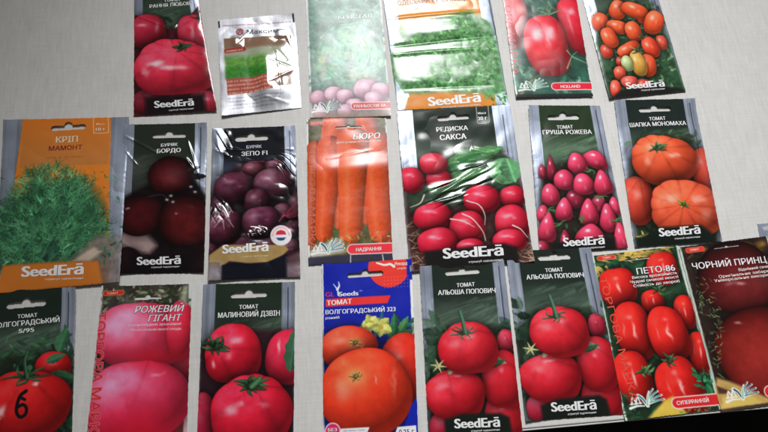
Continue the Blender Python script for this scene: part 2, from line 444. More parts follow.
FILM_GAIN = 1.27
def build_packet(name, label, cat, art, corners, z, seed, film=None, foil=None, foil_name='foil_envelope', names=None, group='seed packets laid out on the table'):
    art.finish()
    film = film or PRINT; foil = foil or FOILM
    pk = Packet(art, corners, z, seed)
    root = thing(name, label, cat, (pk.org[0], pk.org[1], 0), group)
    nx = int(round(art.w / GRID)); ny = int(round(art.h / GRID))
    xs = np.linspace(0, art.w, nx + 1); ys = np.linspace(0, art.h, ny + 1)
    X, Y = np.meshgrid(xs, ys)
    # slightly wavy cut edges
    V = pk.world(X, Y)
    ii = np.clip((Y * SS).round().astype(int), 0, art.H - 1); jj = np.clip((X * SS).round().astype(int), 0, art.W - 1)
    cs = art.c
    acc = np.zeros(cs.shape); cnt = 0
    for dy in (-1, 0, 1):
        for dx in (-1, 0, 1):
            acc += np.roll(np.roll(cs, dy, 0), dx, 1); cnt += 1
    acc /= cnt; acc[0] = cs[0]; acc[-1] = cs[-1]; acc[:, 0] = cs[:, 0]; acc[:, -1] = cs[:, -1]
    C = np.clip(lin(acc[ii, jj]) * FILM_GAIN, 0, .86)
    # face ownership
    fi = np.clip(((ys[:-1] + ys[1:]) / 2 * SS).astype(int), 0, art.H - 1); fj = np.clip(((xs[:-1] + xs[1:]) / 2 * SS).astype(int), 0, art.W - 1)
    pid = art.pid[np.ix_(fi, fj)]; hol = art.hole[np.ix_(fi, fj)]
    idx = np.arange((nx + 1) * (ny + 1)).reshape(ny + 1, nx + 1)
    # face order gives upward normals (y runs down the packet)
    F = np.stack([idx[:-1, :-1], idx[1:, :-1], idx[1:, 1:], idx[:-1, 1:]], -1)
    # normals
    gu = np.gradient(V, axis=1); gv = np.gradient(V, axis=0)
    N = np.cross(gv, gu); N /= np.linalg.norm(N, axis=-1, keepdims=True) + 1e-12
    Vf = V.reshape(-1, 3); Cf = C.reshape(-1, 3); Nf = N.reshape(-1, 3)
    parts = {}
    for p in np.unique(pid[~hol]):
        fc = F[(pid == p) & ~hol]
        used, inv = np.unique(fc, return_inverse=True)
        v = Vf[used]; c = Cf[used]; n = Nf[used]; f = inv.reshape(-1, 4)
        if p == FOIL:
            # the turned-down rim all round the packet
            ring = np.concatenate([idx[0, :], idx[1:, -1], idx[-1, -2::-1], idx[-2:0:-1, 0]])
            top = Vf[ring]; low = top.copy(); low[:, 2] -= .00045
            k = len(ring); base = len(v)
            v = np.vstack([v, top, low]); c = np.vstack([c, Cf[ring] * .3 + .25, Cf[ring] * .3 + .25])
            rad = np.concatenate([top[:, :2], np.zeros((k, 1))], 1); rad /= np.linalg.norm(rad, axis=1, keepdims=True)
            n = np.vstack([n, rad, rad])
            a = np.arange(k); b = (a + 1) % k
            f = np.vstack([f, np.stack([base + a, base + b, base + k + b, base + k + a], -1)])
        me = bpy.data.meshes.new('film')
        me.vertices.add(len(v)); me.vertices.foreach_set('co', v.astype(np.float32).ravel())
        me.loops.add(f.size); me.loops.foreach_set('vertex_index', f.astype(np.int32).ravel())
        me.polygons.add(len(f)); me.polygons.foreach_set('loop_start', np.arange(0, f.size, 4, dtype=np.int32))
        me.polygons.foreach_set('use_smooth', np.ones(len(f), bool))
        me.update(calc_edges=True)
        at = me.color_attributes.new('print', 'FLOAT_COLOR', 'POINT')
        at.data.foreach_set('color', np.concatenate([c, np.ones((len(c), 1))], 1).astype(np.float32).ravel())
        me.normals_split_custom_set_from_vertices(n.tolist())
        nm = (names or {}).get(int(p)) or (foil_name if p == FOIL else PART_NAME[int(p)])
        me.name = nm
        parts[int(p)] = link(nm, me, root, [foil if p == FOIL else film])
    for t in art.texts:
        par = parts.get(t['parent'], root) if t['parent'] is not None else root
        make_text(pk, t, par)
    return root

def glyphs(body, bold, shear):
    cu = bpy.data.curves.new('lettering', 'FONT'); cu.body = body; cu.size = 1; cu.offset = bold; cu.shear = shear
    cu.resolution_u = 4; cu.fill_mode = 'FRONT'
    o = bpy.data.objects.new('lettering', cu); COL.objects.link(o)
    dg = bpy.context.evaluated_depsgraph_get(); dg.update()
    me = bpy.data.meshes.new_from_object(o.evaluated_get(dg))
    bpy.data.objects.remove(o); bpy.data.curves.remove(cu)
    return me

_caps = {}
def cap_height(bold):
    if bold not in _caps:
        me = glyphs('Н', bold, 0); ys = [v.co.y for v in me.vertices]; _caps[bold] = (min(ys), max(ys)); bpy.data.meshes.remove(me)
    return _caps[bold]

def make_text(pk, t, parent):
    """lettering as a thin printed sheet that follows the film; a and b are the two ends of its baseline"""
    bm = bmesh.new(); mats = []
    a = np.array(t['a'], float); b = np.array(t['b'], float); L = np.hypot(*(b - a)); u = (b - a) / L; up = np.array([u[1], -u[0]])
    lo, hi = cap_height(t['bold'])

    fat = t['fat']
    layers = ([(0, t['bold'] + .05, t['outline'], .10, 0)] if t['outline'] else []) + [(1 if t['outline'] else 0, t['bold'], t['col'], .15 + .02 * i, dx) for i, dx in enumerate((-fat, 0, fat) if fat else (0,))]
    mats = ([ink(t['outline'])] if t['outline'] else []) + [ink(t['col'])]
    for layer, bold, col, lift, shift in layers:
        me = glyphs(t['body'], bold, t['shear'])
        tmp = bmesh.new(); tmp.from_mesh(me); bpy.data.meshes.remove(me)
        g = np.array([v.co[:2] for v in tmp.verts])
        base = glyphs(t['body'], t['bold'], t['shear']) if t['outline'] else None
        if base is not None:
            gb = np.array([v.co[:2] for v in base.vertices]); bpy.data.meshes.remove(base)
        else: gb = g
        x0, x1 = gb[:, 0].min(), gb[:, 0].max()
        sx = L / (x1 - x0); sy = t['cap'] / (hi - lo)
        for v in tmp.verts: v.co.x = (v.co.x - x0 + shift) * sx; v.co.y = (v.co.y - lo) * sy; v.co.z = 0
        step = 2.0
        for k in range(1, int(L / step) + 1):
            bmesh.ops.bisect_plane(tmp, geom=tmp.verts[:] + tmp.edges[:] + tmp.faces[:], plane_co=(k * step, 0, 0), plane_no=(1, 0, 0), dist=1e-5)
        for k in range(-1, int(t['cap'] * 1.4 / step) + 1):
            bmesh.ops.bisect_plane(tmp, geom=tmp.verts[:] + tmp.edges[:] + tmp.faces[:], plane_co=(0, k * step, 0), plane_no=(0, 1, 0), dist=1e-5)
        bmesh.ops.triangulate(tmp, faces=tmp.faces[:])
        g = np.array([v.co[:2] for v in tmp.verts])
        P = a + g[:, :1] * u + g[:, 1:] * up
        keep = (P[:, 0] > -.5) & (P[:, 0] < pk.a.w + .5) & (P[:, 1] > -.5) & (P[:, 1] < pk.a.h + .5)
        W = pk.world(np.clip(P[:, 0], 0, pk.a.w), np.clip(P[:, 1], 0, pk.a.h), lift)
        nv = [bm.verts.new(w) for w in W]
        for f in tmp.faces:
            if not all(keep[v.index] for v in f.verts): continue
            try: nf = bm.faces.new([nv[v.index] for v in f.verts])
            except ValueError: continue
            nf.material_index = layer; nf.smooth = False
        tmp.free()
    for f in bm.faces: f.normal_update()
    for f in bm.faces:
        if f.normal.z < 0: f.normal_flip()
    me = bpy.data.meshes.new(t['name']); bm.to_mesh(me); bm.free()
    link(t['name'], me, parent, mats)

# ------------------------------------------------------------------ the artwork of every packet (millimetres)
RED = (205, 34, 52); PINK = (208, 46, 84); GREEN = (44, 92, 48); DGREEN = (26, 50, 30); WHITE = (236, 236, 232)
TAG = 'отримуй задоволення'

def seedera(c, a, b, cap, ta, tb, th, parent=BRANDBAR, tcol=WHITE):
    c.text('brand_name', 'SeedErā', a, b, cap, WHITE, parent, bold=.008, fat=.034)
    c.text('brand_slogan', TAG, ta, tb, th, tcol, parent,fat=.01)

def art_rannya(c):
    c.silver(head=.42)
    c.poly([(-0.7,60.1),(16.4,65.4),(30.5,80.2),(47.2,78.5),(72.2,49.8),(85.7,67.6),(75,180.1),(-3.4,177.7)], (92,22,34), PICTURE, tex=.3)
    c.foliage(0,c.h*.35,c.w,c.h*.5,40,[(30,54,34),(48,78,50),(20,36,24)], keep=lambda x,y: y>c.h*.33)
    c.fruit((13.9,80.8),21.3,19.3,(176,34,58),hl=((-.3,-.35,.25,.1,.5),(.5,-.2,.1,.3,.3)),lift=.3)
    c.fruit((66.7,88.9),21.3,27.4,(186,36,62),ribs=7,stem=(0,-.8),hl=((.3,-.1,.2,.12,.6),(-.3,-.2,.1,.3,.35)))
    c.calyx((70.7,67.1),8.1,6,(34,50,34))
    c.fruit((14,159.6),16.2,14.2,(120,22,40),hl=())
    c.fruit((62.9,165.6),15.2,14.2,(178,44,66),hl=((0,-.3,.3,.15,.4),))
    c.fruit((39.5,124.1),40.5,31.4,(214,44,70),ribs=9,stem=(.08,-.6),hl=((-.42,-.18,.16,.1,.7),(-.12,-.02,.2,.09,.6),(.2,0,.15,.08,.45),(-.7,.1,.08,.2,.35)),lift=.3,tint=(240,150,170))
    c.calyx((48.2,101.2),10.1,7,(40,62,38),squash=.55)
    c.bar((31.9,155.4)[1], .14, .88, (24,14,18), soft=3)
    c.text('crop_name','Томат',(33.6,46.6),(52.3,45.3),3.6,WHITE,HEADER,fat=.014)
    c.text('product_name','РАННЯ ЛЮБОВ',(17.8,53.4),(62.7,50.8),4.3,WHITE,HEADER)
    seedera(c,(18.6,167.5),(52.6,167.7),7.5,(30.6,171.8),(52.2,171.7),1.6)
    c.bulge=2.2; c.crumple=.16
    c.ridges=[((22.8,115),(45.6,73.6),1.4,.9),((2.5,61.4),(32.7,76.7),1.2,.8)]

def art_maksym(c):
    c.frame = (258.9, 64.9, 39.6, 56.2, 1.0130, -0.0630, 0.1133, 1.1440)
    c.streaks(.05); c.grain(.04,14)
    c.poly([(5.4,22.4),(74.3,25.5),(75.7,83.4),(6.7,87.5)],(128,98,78),PICTURE,tex=.12)
    c.poly([(5.6,35.3),(74.5,38),(74.1,61.4),(5.9,60.5)],(150,158,134),PICTURE,soft=2,tex=.1)
    c.poly([(6.2,44.6),(49.4,47),(48,69.9),(6.6,68.5)],(92,146,62),PICTURE,soft=3,tex=.3,cell=3)
    c.poly([(6.1,56),(48.6,59.6),(47.9,72.1),(6.5,69.6)],(46,120,34),PICTURE,soft=2.5,tex=.25,cell=2)
    c.poly([(6.5,69.6),(52.1,70.9),(53.1,87.5),(6.6,87.8)],(158,74,62),BAND,tex=.08)
    for k in range(4): c.greek(c.pt(228.5,83.5+k*3.9),c.pt(271,80.0+k*3.7),2.2,(238,190,160),alpha=.9)
    for k in range(4): c.greek(c.pt(229.5,99.6+k*3.4),c.pt(284-k*3,95.2+k*3.3),1.6,(92,92,104),alpha=.8)
    c.greek((4.9,8),(75.4,10.6),1.5,(120,40,60),alpha=.95)
    c.stroke([(1.4,1.7),(1.5,8.8)],1.6,1.6,(28,26,32),HEADER)
    c.stroke([(78,1.8),(78.3,10.1)],1.8,1.8,(28,26,32),EMBLEM)
    c.disc((22.2,16.1),4,(150,70,84),SEAL); c.disc((22.2,16.1),2.6,(196,150,156),SEAL)
    c.stroke([(20.4,18.3),(22.6,14.1),(23.9,18)],1,(.7)*1.014,(134,50,66),SEAL)
    c.pill((8,37.4),(25,36.7),5.3,(140,44,34),(196,120,90),TAGPILL,.3)
    c.greek((7.4,39),(24.3,38.2),2.2,(240,210,190))
    c.text('product_name','Максим',(29.3,19.7),(61.6,21.2),5,(60,58,72),FOIL,fat=.014)
    c.bulge=.5; c.crumple=.2; c.warp=.4
    c.tilts=[((57.4,66.4),18.3,32.5,-0.180,0.043),((20.7,27.6),6.1,6.1,-0.231,0.005),((67.2,22.9),7.1,5.1,-0.168,0.001)]
    c.ridges=[((46.5,25.5),(69.3,56.2),2.0,.5),((49.1,51.6),(72.9,63.5),1.4,-.35),((49.5,79.1),(74.8,66.1),1.6,.4),((58.3,33.9),(62.3,103.1),1.5,.35),((32.7,14.6),(19.6,29.8),1.6,.4),((67.5,18.2),(74.4,40.3),1.4,.4),((34.7,90.9),(68.3,103.9),2,.4)]

def art_kapusta(c):
    c.frame = (346.3, 46.8, 39.9, 86.3, 1.0337, -0.0632, 0.0095, 1.1733)
    c.poly([(2.2,-1),(c.w-1.5,-1),(c.w-1.5,c.h+1),(2.2,c.h+1)],(104,136,122),PICTURE,tex=.3,cell=8)
    c.foliage(2,0,c.w,c.h*.85,170,[(90,128,110),(112,150,130),(74,108,94),(130,164,146)],(6,14),alpha=.5)
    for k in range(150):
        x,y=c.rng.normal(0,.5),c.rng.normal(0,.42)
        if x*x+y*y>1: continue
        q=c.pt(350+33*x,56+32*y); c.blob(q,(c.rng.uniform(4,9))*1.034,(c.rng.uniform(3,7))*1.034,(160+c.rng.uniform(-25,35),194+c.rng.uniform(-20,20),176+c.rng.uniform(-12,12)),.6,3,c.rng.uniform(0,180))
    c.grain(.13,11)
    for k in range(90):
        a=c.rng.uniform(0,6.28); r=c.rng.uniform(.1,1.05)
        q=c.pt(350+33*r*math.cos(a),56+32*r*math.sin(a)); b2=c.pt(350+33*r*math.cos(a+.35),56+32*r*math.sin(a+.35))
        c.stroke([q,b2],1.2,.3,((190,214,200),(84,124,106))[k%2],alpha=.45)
    c.poly([(-0.3,137.5),(83.7,132),(80.8,168.7),(-1.3,168.3)],(150,118,130),PICTURE,soft=4,alpha=.6,tex=.3)
    for q,r in (((8.4,144.3),8),((24.6,141.2),9),((35.5,143.6),8),((57.1,136.1),12),((72.1,138.6),10),((44,153.8),8),((35.6,160.2),8),((11.8,160.9),7),((64.4,147.4),9)):
        c.fruit(q,(r)*1.034,(r*.92)*1.034,(198,152,170),hl=((-.3,-.35,.3,.2,.3),),lift=.5,rim=.62,shadow=.25,mottle=.2,tint=(226,200,208))
    c.poly([(-1.1,160.7),(81.4,161),(80.8,168.7),(-1.3,168.3)],(150,128,110),PICTURE,soft=2,alpha=.6)
    c.pill((44.9,154.7),(85.9,154.7),6.8)
    c.text('banner_lettering','РАННЬОСТИГЛА',(43.8,156.7),(75.8,156.3),3.3,WHITE,BANNER)
    c.emblem((2.4,161.3),30)
    c.text('crop_name','САЛАТ',(43.9,45.3),(56.6,44.5),3.5,(196,208,206),PICTURE,shear=.2)
    c.text('product_name','КРИСТАЛ',(32.9,54.8),(69.3,52.8),4.6,(206,214,212),PICTURE,outline=(92,116,112),shear=.2)
    c.bulge=1.2; c.crumple=.07

def art_odeskyi(c):
    c.frame = (441.9, 34.4, 56.6, 92.0, 1.0475, -0.1625, 0.0460, 1.1901)
    c.streaks(.12)
    X0=c.w*.115; X1=c.w*.885
    c.poly([(X0,-1),(X1,-1),(X1,c.h+1),(X0,c.h+1)],(206,132,48),HEADER)
    c.poly([(-1.6,121.8),(11.3,84.7),(46.3,74.2),(89.9,66.2),(108.9,81.7),(112.8,124.9),(112.2,161.8),(91.3,169.7),(34.5,162.3),(8.3,158.7),(-1.5,137.9)],(86,136,84),PICTURE,soft=3,tex=.5,cell=4)
    c.foliage(*(2.2,72.3),*(112.2,168.6),430,[(74,132,72),(110,166,102),(58,108,62),(136,184,126),(48,90,54)],(2.5,6),keep=lambda x,y: ((x-c.w*.5)/(c.w*.50))**2+((y-(61.1,120.1)[1])/45.3)**2<1,wr=.7)
    for k in range(130):
        a=c.rng.uniform(0,6.28); r=c.rng.uniform(.1,.95)**.7
        q=c.pt(448+52*r*math.cos(a),58+36*r*math.sin(a)); d=c.rng.uniform(-3,3); e=c.rng.uniform(-2,2)
        c.stroke([q,(q[0]+d,q[1]+e),(q[0]+d*1.5+1,q[1]+e-1)],.9,.4,(168,208,140),alpha=.5)
    c.foliage(*(96.1,158.7),*(112.1,175.3),26,[(60,150,40),(40,110,34)],(3,6))
    c.poly([(11.8,163.4),(45.2,159.5),(90.1,164.1),(89.9,178.6),(5.9,177.5)],(206,128,44),BRANDBAR,soft=2.5)
    c.stroke([(118.7,1.5),(111.9,54.7),(113.3,101.2)],.8,.8,(34,38,52))
    c.text('product_name','ОДЕСЬКИЙ КУЧЕРЯВЕЦЬ',(14.8,56),c.pt(468,.6),5.7,(110,30,40),HEADER)
    seedera(c,(31.9,174.5),(85.1,172.6),10.1,(43.8,177.5),(84.1,176.2),1.8)
    c.bulge=2.0; c.crumple=.16; c.warp=.4
    c.tilts=[((19.6,134.4),21.1,17.9,0.010,0.046),((45.1,83.8),35.8,11.6,0.030,0.013)]
    c.ridges=[((-1.7,105.5),(117.2,96.6),2.2,-1.0),((2.2,72.3),(100.5,66.7),2.0,.9),((-0.8,114.9),(93.7,112.2),1.8,.9),((4.7,154.1),(101.9,154.4),2.2,-.8)]

def art_holland(c):
    c.frame = (543.6, 27.9, 39.4, 87.5, 1.0624, -0.1579, 0.0117, 1.2053)
    c.poly([(1.6,-1),(c.w-.8,-1),(c.w-.8,c.h+1),(1.6,c.h+1)],(46,88,72),PICTURE,tex=.35,cell=9)
    c.foliage(2,c.h*.15,c.w,c.h,110,[(52,104,82),(80,132,104),(36,70,58),(104,140,116)],(6,15))
    c.stroke([(3.9,166.2),(17.1,150.6),(30.6,141.7)],4.3,2.1,(110,120,84),PICTURE,shade=.4)
    c.fruit((9.9,80.1),14.9,31.9,(206,40,50),hl=((-.1,-.2,.2,.3,.25),),pw=2.4)
    c.fruit((74.2,85.6),18.1,35.1,(206,28,48),hl=((-.1,-.45,.2,.12,.5),(-.35,-.1,.08,.4,.3)),pw=2.5,rot=-8)
    c.fruit((38.9,110.4),22.3,36.2,(222,28,46),hl=((-.3,-.42,.24,.26,.75),(.3,-.4,.27,.24,.65),(.1,-.15,.1,.25,.35)),pw=2.7,rot=-5,lift=.25,tint=(240,110,140))
    for k in range(9):
        a=c.rng.uniform(2.6,6.8); c.stroke([(46,73.2),c.pt(548+14*math.cos(a),15+9*math.sin(a))],2.6,.4,(104,128,92),PICTURE,shade=.3)
    for a in ([(56.2,137.6),(63.4,123.7),(69.5,117.9)],[(63.4,123.7),(81.9,133.4)],[(59.1,116.6),(63.4,123.7)]): c.stroke(a,1.7,.5,(110,140,110),PICTURE)
    c.poly([(-1.2,165.9),(80,165.8),(79.2,171.2),(-1.7,170.5)],(30,36,36),BRANDBAR,soft=.5)
    c.pill((41.5,157.7),(85.4,157.7),7,(206,34,56))
    c.text('banner_lettering','HOLLAND',(46.9,159.6),(67,159.4),3.4,WHITE,BANNER)
    c.emblem((4,162.6),30.9,(60,110,100))
    c.text('range_lettering','ТОРГОВА МАРКА',(0.8,23.1),(-0.6,143.5),7.4,(196,84,86),PICTURE,fat=0)
    c.bulge=1.2; c.crumple=.1

def art_slyvka(c):
    c.frame = (627.7, 25.9, 40.7, 88.5, 1.0664, -0.2930, 0.0901, 1.1963)
    c.silver(dark=(40,48,40),mid=(48,84,56),low=(30,54,34),head=.4)
    c.poly([(0.4,104.5),(19.9,67.3),(70.6,66.4),(79.4,109.1),(82.3,170.9),(-0.6,171.4)],(38,66,42),PICTURE,soft=3,tex=.5,cell=6)
    c.foliage(*(7.6,63.9),*(78.4,177.4),330,[(52,92,58),(86,124,84),(34,60,40),(118,146,112),(24,42,28)],(4,9),keep=lambda x,y: x>4+ (c.h-y)*.04)
    O=(226,84,44)
    for x,y,rx,ry,ro,co in ((642,84,8,6,10,(206,70,50)),(660,44,6,8,10,(210,72,46)),(622,62,7,6,0,(200,64,44)),(606,52,6,8,10,(204,66,44)),(644,20,8,8,0,(206,70,44)),(599.4,23.6,7.8,10.4,12,O),(616.4,11.6,8.2,11.4,28,O),(634,12,14,8.4,30,O),(616.4,29,11.2,7.6,16,O),(632.2,33,8,11,-4,O),(652.8,24,9.2,15,32,O),(608.6,39,7.4,11.4,-14,O),(627.3,50,12.4,6.4,-24,O),(649,49,8.2,11.4,-10,(230,70,40)),(646.6,66,7.6,12,6,O),(637,64,7.4,13.4,-6,(214,160,72)),(626,64,5.4,8.6,0,(176,190,130)),(619,73,5.8,7.4,10,(220,84,60)),(628.6,81,8.4,6,0,(214,86,70)),(615,88,5.4,9.6,8,(220,76,56))):
        c.fruit(c.pt(x,y),(rx)*1.085,(ry)*1.085,co,rot=ro,hl=((-.3,-.35,.2,.2,.5),(.2,-.1,.1,.25,.2)),rim=.55,shadow=.6,pw=2.4,mottle=.14)
    c.calyx((51,105.3),5.4,4,(70,100,60),stub=False); c.calyx((41.9,120.1),6.5,5,(80,110,70),stub=False)
    c.poly([(14.2,162.8),(57.1,161.4),(77,166.9),(82.3,170.9),(0.3,172.1)],(26,26,26),BRANDBAR,soft=1.5)
    seedera(c,(20.7,162.4),(60.9,163.1),7.6,(35.1,166),(60.1,166.3),1.7)
    c.bulge=1.8; c.crumple=.14

def art_krip(c):
    c.frame = (63.0, 203.9, 57.9, 87.4, 0.9332, 0.0492, 0.0567, 0.9976)
    c.streaks(.1)
    c.poly([(17.8,-1.6),(99.3,-2.7),(106.8,183.6),(7.7,174.2)],(204,116,38),HEADER)
    c.grad(0,c.h*.3,(204,112,36),(176,112,56),(18,10)[0],(99.1,12.6)[0],HEADER)
    c.foliage(*(-5.6,58.2),*(110.9,155.8),420,[(30,84,52),(44,108,66),(22,62,40),(60,126,78)],(3,8),wr=.16)
    c.poly([(-5.8,91.5),(12.1,80.9),(35.6,68.3),(55.8,63.3),(78.3,66.5),(92.1,81.6),(98.6,98.1),(101.3,114.2),(92.8,131.2),(76.7,145.2),(39.7,149.7),(-2.8,149.8)],(38,76,58),PICTURE,soft=7,tex=.7,cell=3)
    G=[(64,128,84),(46,102,66),(98,162,112),(34,78,52),(76,140,94)]
    for k in range(680):
        a=c.rng.uniform(-3.1,-.05); r=c.rng.uniform(.1,1.06)**.6
        bx,by=55,264; ex=bx+(60 if math.cos(a)>0 else 60)*r*math.cos(a); ey=by+ (96*r*math.sin(a))
        col=np.array(G[c.rng.integers(5)])*c.rng.uniform(.6,1.2)
        e=c.pt(ex,ey); da=c.rng.uniform(-.4,.4)
        for j in range(7):
            t=c.rng.uniform(0,.9); ln=(c.rng.uniform(4,11))*0.928; aa=a+c.rng.uniform(-1.2,1.2)
            s0=(e[0]-math.cos(a)*ln*t,e[1]-math.sin(a)*ln*t); ab=aa+c.rng.uniform(-.9,.9); q=(s0[0]+math.cos(aa)*ln*.6,s0[1]+math.sin(aa)*ln*.6)
            c.stroke([s0,q,(q[0]+math.cos(ab)*ln*.5,q[1]+math.sin(ab)*ln*.5)],.6,.25,col*c.rng.uniform(.8,1.2),PICTURE,alpha=.85)
    for x0,y0,x1,y1 in ((20,262,52,205),(30,263,60,214),(40,264,66,210),(48,264,90,220),(58,262,100,232),(24,262,14,220),(62,258,112,228),(36,262,30,200),(70,255,98,212)):
        c.stroke([c.pt(x0,y0),c.pt((x0+x1)/2+2,(y0+y1)/2),c.pt(x1,y1)],1.3,.6,(64,130,84),PICTURE,shade=.4)
    c.poly([(69.2,144.6),(94.1,121.6),(114.9,125.1),(117.3,169.6),(96.9,173.3),(67.7,152)],(110,96,92),PICTURE,soft=3,tex=.35,cell=7,alpha=.85)
    c.poly([(72.9,144.9),(91,133),(98.7,137.5),(87.9,146.2)],(190,170,150),PICTURE,soft=1.5,alpha=.8)
    c.foliage(*(97.4,112),*(114.3,148.4),24,[(30,84,60),(52,120,90)],(3,8),wr=.3)
    c.poly([(7,143.3),(39.4,144),(95.5,146.8),(100.3,168),(0.1,170.8)],(186,106,38),BRANDBAR,soft=1.5)
    c.slot((44,10.4),(76.5,9.1),5.2,.75)
    c.stroke([(83,-0.9),(83.9,14.8),(85.3,16.5),(96.5,16.4),(97.7,14.7),(96.6,-0.6)],.5,.5,(240,206,170),WTAG)
    c.text('weight_caption','Маса',(86.2,8.1),(93.6,7.9),2.2,(240,214,190),HEADER)
    c.text('weight_figure','10 г',(86.1,14.1),(95,13.8),3.2,(244,220,196),HEADER)
    c.text('crop_name','КРІП',(49.7,25.6),(69.5,25.3),6.5,(238,210,180),HEADER)
    c.text('product_name','МАМОНТ',(43.8,34),(74.2,33.5),5,(122,34,36),HEADER)
    c.greek((42.7,42.6),(75.3,42.2),1.9,(130,70,30),alpha=.7)
    seedera(c,(25,155.4),(82,157.9),10,(46.8,160.4),(82.3,162.3),1.8)
    c.bulge=3.4; c.crumple=.2

def art_bordo(c):
    c.silver(dark=(34,44,32),mid=(52,66,50),low=(16,12,14),head=.3)
    c.poly([(-0.4,76.9),(27.3,63.4),(70.8,58.3),(80.6,74.6),(82.4,151.8),(-2.4,152.3)],(22,12,16),PICTURE,soft=2,tex=.4)
    c.poly([(1.1,108.6),(27.3,111),(37,122.7),(29.9,130.3),(3.8,127.9)],(150,126,124),PICTURE,soft=3,tex=.15)
    B=(62,10,16)
    c.fruit((9.9,139.4),15.1,15.1,(26,10,14),hl=(),lift=0)
    c.fruit((78.6,106.2),13.2,20.7,(60,16,26),hl=())
    c.fruit((47.7,53.7),21.2,18.9,B,hl=((.1,.1,.5,.5,.10),),light=(-.1,.1),rim=.2,lift=.26,tint=(120,34,30),mottle=.12)
    c.leaf((65,56.1),17,6.6,-2,(20,18,22)); c.leaf((62.9,49.9),13.2,4.7,-18,(28,30,30))
    c.fruit((20.9,93.3),22.6,19.8,(56,10,16),hl=((-.55,-.35,.08,.05,.5),),light=(.1,0),rim=.2,lift=.26,tint=(120,34,30),mottle=.12)
    c.fruit((63.3,99),25.4,24.5,(64,12,16),hl=((-.3,-.3,.05,.04,.4),),light=(0,.1),rim=.2,lift=.28,tint=(128,36,30),mottle=.12)
    c.stroke([(27.8,75.5),(40.9,73.8),(46.8,81.9)],1.6,.6,(40,30,34),PICTURE)
    for q in ((48.5,75),(50.6,81),(44.9,78.9),(67.2,66.3),(71.1,71.4)): c.blob(q,1.5,1.1,(224,216,216),.8)
    c.slot((28.1,12.1),(60.7,12.1),5.7,.62)
    c.bar((39.2,132.3)[1],.14,.86,(14,10,12),soft=3)
    c.text('crop_name','БУРЯК',(37.3,24.3),(53.2,23.7),3.3,WHITE,HEADER)
    c.text('product_name','БОРДО',(33.7,30.9),(56.3,30.3),4.3,WHITE,HEADER,fat=.034)
    seedera(c,(19.2,140.9),(59,140.4),7.7,(32.2,143.9),(58.1,143.4),1.5)
    c.bulge=2.6; c.crumple=.22
    c.ridges=[((2.4,11.9),(33.7,30.6),1.3,.9),((3.1,27.7),(17.1,44.7),1.3,.8),((62,16.6),(74.5,56.3),1.2,.8),((60.6,35.4),(70.6,50.1),1.5,1.0),((1.4,116.3),(30.2,137.8),1.5,.6)]

